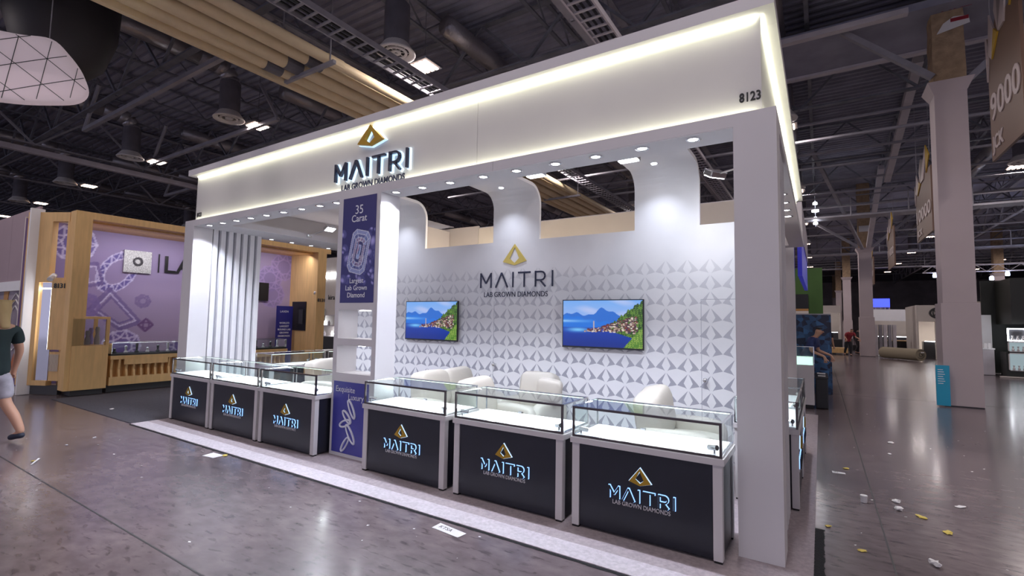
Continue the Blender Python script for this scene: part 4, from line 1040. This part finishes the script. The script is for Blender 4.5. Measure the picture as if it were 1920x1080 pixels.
# dark tower booth at right edge with vitrines
dt = thing('dark_vitrine_booth', 'dark booth with white framed lit vitrines at the right edge', 'booth', (15.0, 20.2, 0))
DKW = mat('dark_green_wall', (.02, .022, .018), .5)
B('wall', DKW, dt, -.2, 1.8, .012, 6, 1.9, 3.6); B('wall', DKW, dt, .2, -.05, 1.9, 3.5, 1.79, 3.55); B('plinth', DKW, dt, .0, -.1, .012, 4, .6, .9)
B('floor_edge', BEIGE, dt, -.2, -.25, .012, 4, -.12, .05)
for (x0, z0, z1) in ((.05, 1.3, 1.75), (.05, .92, 1.28), (.62, .92, 1.28), (1.2, .92, 1.28), (.05, .25, .88)):
    f = MB(); x1 = x0+.5
    f.box(x0, -.14, z0, x0+.03, -.1, z1).box(x1-.03, -.14, z0, x1, -.1, z1).box(x0, -.14, z1-.03, x1, -.1, z1).box(x0, -.14, z0, x1, -.1, z0+.03)
    f.build('vitrine_frame', LAMPW if z0 > 1.2 else WPRINT, dt)
    B('vitrine_back', mat('vitrine_back', (.25, .33, .34), .4, emit=(.5, .65, .7), es=.35) if z1 < 1.3 else DKGREY, dt, x0+.03, -.105, z0+.03, x1-.03, -.10, z1-.03)
    for k in range(3): MB().lathe([(.03, 0), (.04, .05), (.015, .1), (.03, .16)], 8, (x0+.12+k*.13, -.16, z0+.03)).build('jewel_stand', WPRINT, dt)
gl = thing('grey_counter', 'grey counter with white literature next to the dark vitrine booth', 'counter', (14.0, 20.8, 0))
B('body', STEELL, gl, 0, 0, .012, .85, .5, .95, bevel=.01); B('top', WHITE2, gl, -.02, -.02, .95, .87, .52, 1.0)
B('back_wall', WHITE2, gl, -.1, .9, .012, 1.0, 1.0, 2.25); B('lilac_panel', LIL, gl, .0, .86, 1.0, .3, .9, 1.9)
for k in range(4): B('leaflet', WPRINT, gl, .35+.12*k, .1, 1.0, .44+.12*k, .14, 1.18)
# truss with blue-white spotlights, far right
tr = thing('lighting_truss', 'distant lighting truss with blue-white spotlights', 'truss', (15, 36, 0))
m_ = MB()
for dz in (0, .4): m_.tube((0, 0, 5.2+dz), (14, 0, 5.2+dz), .04, 5)
for k in range(28): m_.tube((k*.5, 0, 5.2+.4*(k % 2)), (k*.5+.5, 0, 5.2+.4*((k+1) % 2)), .02, 4)
m_.build('truss_frame', STEELL, tr)
BLW = mat('spot_blue_white', (.7, .8, 1), .5, emit=(.55, .65, 1), es=16)
for k in range(12): MB().lathe([(.001, -.1), (.1, -.08), (.1, .1), (.05, .16)], 10, (.6+k*1.1+.2*(k % 3), 0, 4.98-.12*(k % 3))).build('spot_lamp', BLW, tr)
ft = thing('hanging_spot_bar', 'bar of four bright spots hanging in the dark roof right of the crown', 'lamp', (9.33, 25, 6.7))
for k, z in enumerate((.25, .5, .9, 1.28)): MB().lathe([(.001, -.05), (.1 if k != 2 else .16, -.04), (.1 if k != 2 else .16, .05), (.03, .1)], 12, (0, 0, z)).build('spot_lamp', LAMPW, ft)
MB().tube((0, .1, .1), (0, .1, 3.4), .02, 5).build('hanger', STEELD, ft)

# carpet roll, drapes, black furniture on the aisle
rl = thing('carpet_roll', 'rolled grey carpet lying on the aisle floor', 'carpet roll', (13.7, 28.0, .33), .5)
MB().tube((0, 0, 0), (-.35, 2.2, 0), .3, 24).build('roll', mat('carpet_roll_back', hx(150, 140, 120), .9), rl, smooth=False)
MB().path([(.3*math.exp(-.12*a)*math.cos(a), -.015, .3*math.exp(-.12*a)*math.sin(a)) for a in np.linspace(0, 14, 60)], .012, 4).build('roll_spiral', DKGREY, rl)
MB().box(-.02, -.03, .1, .14, -.02, .16).build('paper_tag', WPRINT, rl)
pr_ = thing('pipe_drape_rack', 'grey wrapped rack standing near the second column', 'rack', (12.15, 32.2, 0))
for k in range(5): B('draped_panel', STEELG if k % 2 else STEELL, pr_, k*.22, .05*(k % 2), .012, k*.22+.16, .4, 1.85)
bx_ = thing('black_counter', 'black angled counter with wooden top on the aisle', 'counter', (13.1, 34.5, 0), .3)
MB().box(0, 0, .012, 1.6, .6, .85).build('body', BLACK, bx_); MB().box(-.05, -.05, .85, 1.65, .65, .9).build('top', WOOD, bx_)
for k in range(9):
    x = 9.9+(k % 3)*.95; y_ = 37+(k//3)*1.6; s = .4+.4*random.random()
    tag(MB().box(x, y_, .002, x+s, y_+.5, .3+.7*random.random()).build('packing_crate', [BLACK, DKGREY, WOOD, STEELG][k % 4], bevel=.02), ['black', 'charcoal', 'brown', 'grey'][k % 4]+' packing crate in the far dismantling heap', 'crate', 'packing crates at the aisle end')
pl = thing('orange_pallet', 'orange wood pallet load on the far aisle floor', 'pallet', (9.3, 31.5, 0))
B('boards', WOOD, pl, 0, 0, .1, 1.5, .8, .42, bevel=.02); 
for k in range(3): B('block', BLACK, pl, .1+k*.6, .0, .012, .3+k*.6, .8, .1)

# hanging fabric sign, upper left
hs = thing('hanging_fabric_sign', 'white stretch fabric hanging sign with triangle grid, upper left corner', 'hanging sign')
FAB = mat('stretch_fabric', hx(236, 214, 224), .8, emit=(1, .84, .92), es=.16)  # faint emission added to the fabric to lift its brightness
Rz, Fz = Vector((math.cos(YAW+.6), math.sin(YAW+.6), 0)), Vector((0, 0, 1)); Nz = Vector((math.sin(YAW+.6), -math.cos(YAW+.6), 0))
hs_c = Vector((-3.06, -1.67, 6.22))
hs.location = hs_c
out = [(-1.5, .5), (-1.1, .68), (-.5, .60), (0, .62), (.45, .70), (.72, .48), (.93, .18), (1.0, -.12), (.86, -.35), (.5, -.50), (0, -.62), (-.6, -.66), (-1.2, -.6), (-1.6, -.3), (-1.68, .1)]
def fpt(u, v, o=0):
    dd = .12*(1-((u+.35)/1.35)**2)+o
    return tuple(Rz*u+Fz*v+Nz*dd)
def refine(P, n=5):
    R_ = []
    N = len(P)
    for i_ in range(N):
        p0, p1, p2, p3 = [Vector(P[(i_+k) % N]) for k in (-1, 0, 1, 2)]
        for t_ in np.linspace(0, 1, n, endpoint=False):
            R_.append(tuple(.5*((2*p1)+(-p0+p2)*t_+(2*p0-5*p1+4*p2-p3)*t_*t_+(-p0+3*p1-3*p2+p3)*t_**3)))
    return R_
ou = refine(out); fm = MB(); N = len(ou)
c0 = (-.35, 0)
rings = []
for s in (1, .8, .6, .4, .2):
    rings.append([fpt(c0[0]+(p_[0]-c0[0])*s, c0[1]+(p_[1]-c0[1])*s) for p_ in ou])
rings.insert(0, [fpt(p_[0]*1.0, p_[1]*1.0, -.25) for p_ in ou])
for r_ in rings: fm.v += r_
fm.v.append(fpt(*c0))
for a in range(len(rings)-1):
    for k in range(N): fm.f.append((a*N+k, a*N+(k+1) % N, (a+1)*N+(k+1) % N, (a+1)*N+k))
for k in range(N): fm.f.append(((len(rings)-1)*N+k, (len(rings)-1)*N+(k+1) % N, len(rings)*N))
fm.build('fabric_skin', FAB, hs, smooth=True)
gl_ = MB()
def ingl(u, v): return inpoly(np.array([u]), np.array([v]), ou)[0] > 0
for ang, off in ((PI/2-.12, .43), (.52, .43), (-.62, .43)):
    d = Vector((math.cos(ang), math.sin(ang))); n = Vector((-d.y, d.x))
    for k in range(-6, 7):
        prev = None
        for t_ in np.linspace(-2.5, 2.5, 90):
            p_ = n*(k*off+.05)+d*t_
            if ingl(p_.x, p_.y):
                cur = fpt(p_.x, p_.y, .008)
                if prev: gl_.tube(prev, cur, .007, 4, cap=False)
                prev = cur
            else: prev = None
stuff(gl_.build('triangle_grid', DKGREY, hs))
for u in (-1, .4): MB().tube(fpt(u, .6, -.15), tuple(Vector(fpt(u, .6, -.15))+Vector((0, 0, 4.1))), .01, 4).build('hanging_wire', STEELG, hs)
dk = thing('dark_hanging_sign', 'dark drum shaped hanging sign above the white fabric sign', 'hanging sign', (-4.45, -.75, 6.75))
MB().lathe([(.01, 0), (.35, .05), (.75, .5), (.95, 1.2), (1.0, 2.6), (.3, 2.6)], 28).build('drum', mat('dark_drum', (.02, .017, .02), .6), dk, smooth=True)
MB().tube((0, 0, 2), (0, 0, 3.45), .01, 4).build('hanging_wire', STEELG, dk)

# ================================================================= PEOPLE
def skin(name, nodes, edges, mt, parent, root=0, sub=2):
    me = bpy.data.meshes.new(name+'_cage'); me.from_pydata([n[0] for n in nodes], edges, []); o_ = bpy.data.objects.new(name+'_cage', me); COL.objects.link(o_)
    o_.modifiers.new('s', 'SKIN'); sk = me.skin_vertices[0].data
    for i_, n in enumerate(nodes):
        r_ = n[1]; sk[i_].radius = r_ if isinstance(r_, tuple) else (r_, r_)
    sk[root].use_root = True
    ss = o_.modifiers.new('b', 'SUBSURF'); ss.levels = sub; ss.render_levels = sub
    bpy.context.view_layer.update()
    nm = bpy.data.meshes.new_from_object(o_.evaluated_get(bpy.context.evaluated_depsgraph_get()))
    bpy.data.objects.remove(o_)
    for p_ in nm.polygons: p_.use_smooth = True
    nm.materials.clear(); nm.materials.append(mt); nm.name = name
    r_ = bpy.data.objects.new(name, nm); COL.objects.link(r_); r_.parent = parent; return r_
SKIN = mat('skin', hx(196, 150, 128), .55); HAIRB = mat('dark_hair', (.02, .015, .012), .6); HAIRL = mat('blond_hair', hx(190, 165, 120), .6)
def person(loc, rz, label, shirt, pants, hair, bend=0, step=.22, armfwd=0.1, short=False, hairlong=False, shorts=False, sc=1.0, shoe=BLACK):
    """faces -y locally"""
    t_ = thing('person', label, 'person', loc, rz); t_.scale = (sc,)*3
    b = bend
    def up(x, y, z):   # bend torso forward about hip
        if b and z > .95:
            dz = z-.95; return (x, y-dz*math.sin(b), .95+dz*math.cos(b))
        return (x, y, z)
    hip = (0, 0, .95)
    nodes = [(hip, (.15, .11)), (up(0, 0, 1.1), (.13, .10)), (up(0, 0, 1.3), (.155, .11)), (up(0, .01, 1.43), (.13, .085)), (up(0, .0, 1.5), .055), (up(0, -.01, 1.56), .055), (up(0, -.015, 1.63), (.078, .09)), (up(0, -.01, 1.70), (.07, .082))]
    edges = [(0, 1), (1, 2), (2, 3), (3, 4), (4, 5), (5, 6), (6, 7)]
    hands = []
    for s in (-1, 1):
        i_ = len(nodes); sw_ = armfwd+(.12*s if step else 0)
        sh = up(s*.19, .01, 1.42); el = up(s*.25, .02-sw_*.6, 1.14); wr = up(s*.26, -.05-sw_*1.6, .92 if armfwd < .2 else 1.02)
        nodes += [(sh, .058), (el, .042), (wr, .028), (tuple(Vector(wr)+Vector((0, -.02, -.07))), (.036, .02))]
        edges += [(3, i_), (i_, i_+1), (i_+1, i_+2), (i_+2, i_+3)]
        pal = i_+3; pc_ = Vector(nodes[pal][0])
        for f_ in range(4):
            j_ = len(nodes); dy = -.03+.02*f_
            nodes += [(tuple(pc_+Vector((0, dy, -.045))), .009), (tuple(pc_+Vector((-s*.01, dy-.004, -.085+.006*abs(f_-1.5)))), .0075)]
            edges += [(pal, j_), (j_, j_+1)]
        j_ = len(nodes); nodes += [(tuple(pc_+Vector((-s*.01, -.05, -.01))), .010), (tuple(pc_+Vector((-s*.015, -.065, -.04))), .009)]; edges += [(pal, j_), (j_, j_+1)]
    legs = []
    for s in (-1, 1):
        i_ = len(nodes); st = step*s
        kn = (s*.1, -.03-st*.45, .50); an = (s*.1, .03-st+(.05 if st < 0 else 0), .09+(.04 if st < 0 else 0)); toe = (an[0]+s*.02, an[1]-.15, .035)
        nodes += [((s*.09, 0, .86), .088), (kn, .058), ((s*.1, (kn[1]+an[1])/2+.02, .32), .054), (an, .04), (toe, .03)]
        edges += [(0, i_), (i_, i_+1), (i_+1, i_+2), (i_+2, i_+3), (i_+3, i_+4)]; legs.append((nodes[i_][0], kn, nodes[i_+2][0], an, toe))
    skin('body', nodes, edges, SKIN, t_)
    # shirt with sleeves
    n2 = [((0, 0, .80), (.16, .125)), ((0, 0, .93), (.175, .14)), (up(0, 0, 1.1), (.15, .118)), (up(0, 0, 1.3), (.17, .125)), (up(0, .01, 1.43), (.14, .098)), (up(0, .005, 1.475), (.075, .07))]; e2 = [(0, 1), (1, 2), (2, 3), (3, 4), (4, 5)]
    for s, k in ((-1, 8), (1, 8)):
        i_ = len(n2); sh = Vector(up(s*.195, .01, 1.415)); sw_ = armfwd+(.12*s if step else 0); el = Vector(up(s*.25, .02-sw_*.6, 1.14))
        n2 += [(tuple(sh), .076), (tuple(sh.lerp(el, .75)), .068)]; e2 += [(4, i_), (i_, i_+1)]
    skin('shirt', n2, e2, shirt, t_)
    n3 = [((0, 0, .97), (.155, .12)), ((0, 0, .88), (.15, .115))]; e3 = [(0, 1)]
    for L_ in legs:
        i_ = len(n3)
        if shorts: kk = Vector(L_[0]).lerp(Vector(L_[1]), .98); n3 += [(L_[0], .105), (tuple(kk), .095)]; e3 += [(1, i_), (i_, i_+1)]
        else: n3 += [(L_[0], .10), (L_[1], .075), (L_[2], .068), (tuple(Vector(L_[3])+Vector((0, 0, .02))), .055)]; e3 += [(1, i_), (i_, i_+1), (i_+1, i_+2), (i_+2, i_+3)]
    skin('trousers' if not shorts else 'shorts', n3, e3, pants, t_)
    for L_ in legs:
        an, toe = Vector(L_[3]), Vector(L_[4])
        skin('shoe', [((an.x, an.y+.04, an.z-.045), .042), ((an.x, an.y-.04, an.z-.045), .044), ((toe.x, toe.y, toe.z+.008), .036)], [(0, 1), (1, 2)], shoe, t_)
    hc = Vector(up(0, .012, 1.70))
    hn = [(tuple(hc), (.086, .094)), (tuple(hc+Vector((0, .0, .045))), (.07, .08))]; he = [(0, 1)]
    if hairlong: hn += [(tuple(hc+Vector((0, .07, -.1))), (.06, .04)), (tuple(hc+Vector((0, .1, -.28))), (.05, .03))]; he += [(0, 2), (2, 3)]
    skin('hair', hn, he, hair, t_)
    f_ = Vector(up(0, -.105, 1.635))
    MB().tube(tuple(f_+Vector((0, .02, .02))), tuple(f_+Vector((0, -.012, -.01))), .008, 6, .014).build('nose', SKIN, t_)
    for s in (-1, 1):
        MB().lathe([(.001, -.008), (.008, 0), (.001, .008)], 8, tuple(f_+Vector((s*.03, .012, .025)))).build('eye', BLACK, t_)
        MB().lathe([(.001, -.025), (.012, 0), (.001, .025)], 8, tuple(Vector(up(s*.085, .0, 1.635)))).build('ear', SKIN, t_)
    MB().box(f_.x-.022, f_.y+.01, f_.z-.04, f_.x+.022, f_.y+.02, f_.z-.034).build('mouth', RED, t_)
    return t_
TEE = mat('dark_green_tee', hx(22, 42, 46), .8, noise=.1, nscale=8); SHO = mat('pale_camo_shorts', hx(176, 172, 186), .8, noise=.25, nscale=7)
pw = person((.24, -2.27, .001), -1.0, 'person in dark green tee and pale shorts walking at the left edge', TEE, SHO, HAIRL, step=.2, shorts=True, hairlong=True, sc=1.07, shoe=mat('navy_shoe', (.02, .025, .05), .6)); pw.scale = (1.2, 1.15, 1.05)
BT = mat('blue_tee', hx(52, 62, 110), .8); DT = mat('dark_jacket', (.015, .015, .02), .8); RT = mat('red_tee', hx(150, 50, 60), .8)
person((9.10, 9.55, .012), 1.3, 'person in blue tee bending over the pedestal showcase', BT, DT, HAIRB, bend=.45, step=0, armfwd=.25)
person((9.66, 19.9, .012), 2.4, 'person in dark jacket standing in the aisle by the sequin wall', DT, DT, HAIRB, step=.12)
person((10.75, 30.2, .012), .4, 'person in red tee crouched forward near the second column', RT, DT, HAIRB, bend=.7, step=.1, armfwd=.3)
person((11.35, 33.0, .012), 2.0, 'person in dark clothes left of the second column', DT, DT, HAIRB, bend=.3, step=.1)

# ================================================================= LITTER
YEL = mat('yellow_paper', hx(214, 190, 90), .6); PAP = mat('white_paper', hx(225, 222, 224), .6)
def crumple(x, y, s, mt, flat, label, h_=.3):
    bm = bmesh.new(); bmesh.ops.create_icosphere(bm, subdivisions=2, radius=s*.45)
    for v in bm.verts:
        k = 1+random.uniform(-.35, .3); v.co = Vector((v.co.x*k*flat, v.co.y*k, v.co.z*k*h_))
    mz = min(v.co.z for v in bm.verts)
    for v in bm.verts: v.co.z -= mz
    me = bpy.data.meshes.new('paper_scrap'); bm.to_mesh(me); bm.free(); me.materials.append(mt)
    o_ = bpy.data.objects.new('paper_scrap', me); COL.objects.link(o_); o_.location = (x, y, .001); o_.rotation_euler = (0, 0, random.random()*3)
    tag(o_, label, 'litter')
def sheet(x, y, w_, l_, rz, label, mt=PAP, printed=True, body=None):
    t_ = thing('paper_label', label, 'litter', (x, y, .002), rz)
    MB().quad((-w_/2, -l_/2, 0), (w_/2, -l_/2, .004), (w_/2, l_/2, .001), (-w_/2, l_/2, .006)).box(-w_/2+.002, -l_/2+.002, 0, w_/2-.002, l_/2-.002, .001).build('sheet', mt, t_)
    if body: text('print', body, l_*.6, BLACK, t_, (-w_*.35, -l_*.2, .0075), (0, 0, 0), .0003)
sheet(3.1, -.86, .22, .14, .1, 'white paper square on the floor before the third case')
sheet(6.84, -.86, .30, .10, -.1, 'white strip label on the floor before the fifth case', body='KTSA')
sheet(9.58, 2.95, .13, .07, .1, 'small white label near the right carpet edge', body='82')
sheet(1.75, -2.15, .02, .28, 1.1, 'thin white straw wrapper on the open floor at left')
crumple(3.22, -.78, .06, YEL, 1.6, 'yellow crumpled scrap beside the white paper square', .25)
crumple(10.28, 5.18, .08, PAP, 1.2, 'pale crumpled plastic on the aisle floor, farther one')
tag(MB().lathe([(.001, .001), (.026, .001), (.031, .065), (.028, .068), (.001, .065)], 16, (9.76, 1.95, .001)).build('paper_cup', PAP), 'white paper cup standing on the aisle floor', 'cup')
crumple(10.03, 2.12, .07, PAP, 1.2, 'white crumpled tissue beside another on the aisle floor, farther one', .5); crumple(10.02, 1.88, .08, PAP, 1.1, 'white crumpled tissue, larger and nearer of the pair', .5)
crumple(10.17, 1.79, .07, YEL, 1.7, 'yellow scrap right of the crumpled tissues', .2); crumple(10.3, 1.48, .07, YEL, 1.6, 'yellow torn scrap nearer than the tissues', .2)
crumple(9.67, .66, .05, YEL, 1.5, 'yellow scrap near the frayed carpet edge', .2); crumple(10.1, .68, .07, PAP, 1.3, 'white crumpled paper nearest the bottom right', .6)
crumple(10.54, 2.35, .06, PAP, 2.0, 'long pale scrap at the right of the aisle', .15); crumple(9.66, 3.2, .05, YEL, 1.5, 'small yellow scrap beside the small white label', .3)
crumple(9.455, 1.05, .04, YEL, 1.5, 'tiny yellow scrap touching the black carpet tape', .3); crumple(10.19, 4.37, .05, PAP, 1.3, 'small white scrap alone on the middle aisle', .3)
crumple(-1.35, -.42, .06, PAP, 1.3, 'white scrap lying on the charcoal carpet', .4); crumple(1.71, -2.16, .035, YEL, 1.3, 'tiny yellow scrap on the open floor at left', .3)
crumple(.9, -1.35, .04, PAP, 1.8, 'small white scrap on the floor near the walking person', .2); crumple(1.1, -1.7, .03, PAP, 1.8, 'tiny white scrap nearer the camera than its neighbour', .2)
bits = MB()
for k in range(170):
    x, y_ = (random.uniform(9.5, 12.5), random.uniform(-1, 9)) if k % 3 else (random.uniform(0, 8.5), random.uniform(-2.6, -.8))
    s = random.uniform(.004, .014); a = random.random()*3
    bits.quad(*[(x+s*math.cos(a+q_)*(1.6 if q_ < 1 else 1), y_+s*math.sin(a+q_), .002+.003*(q_ > 2)) for q_ in (0, 1.5, 3, 4.6)])
tag(bits.build('floor_crumbs', PAP), 'tiny scattered white crumbs of litter on the concrete', 'litter', kind='stuff')
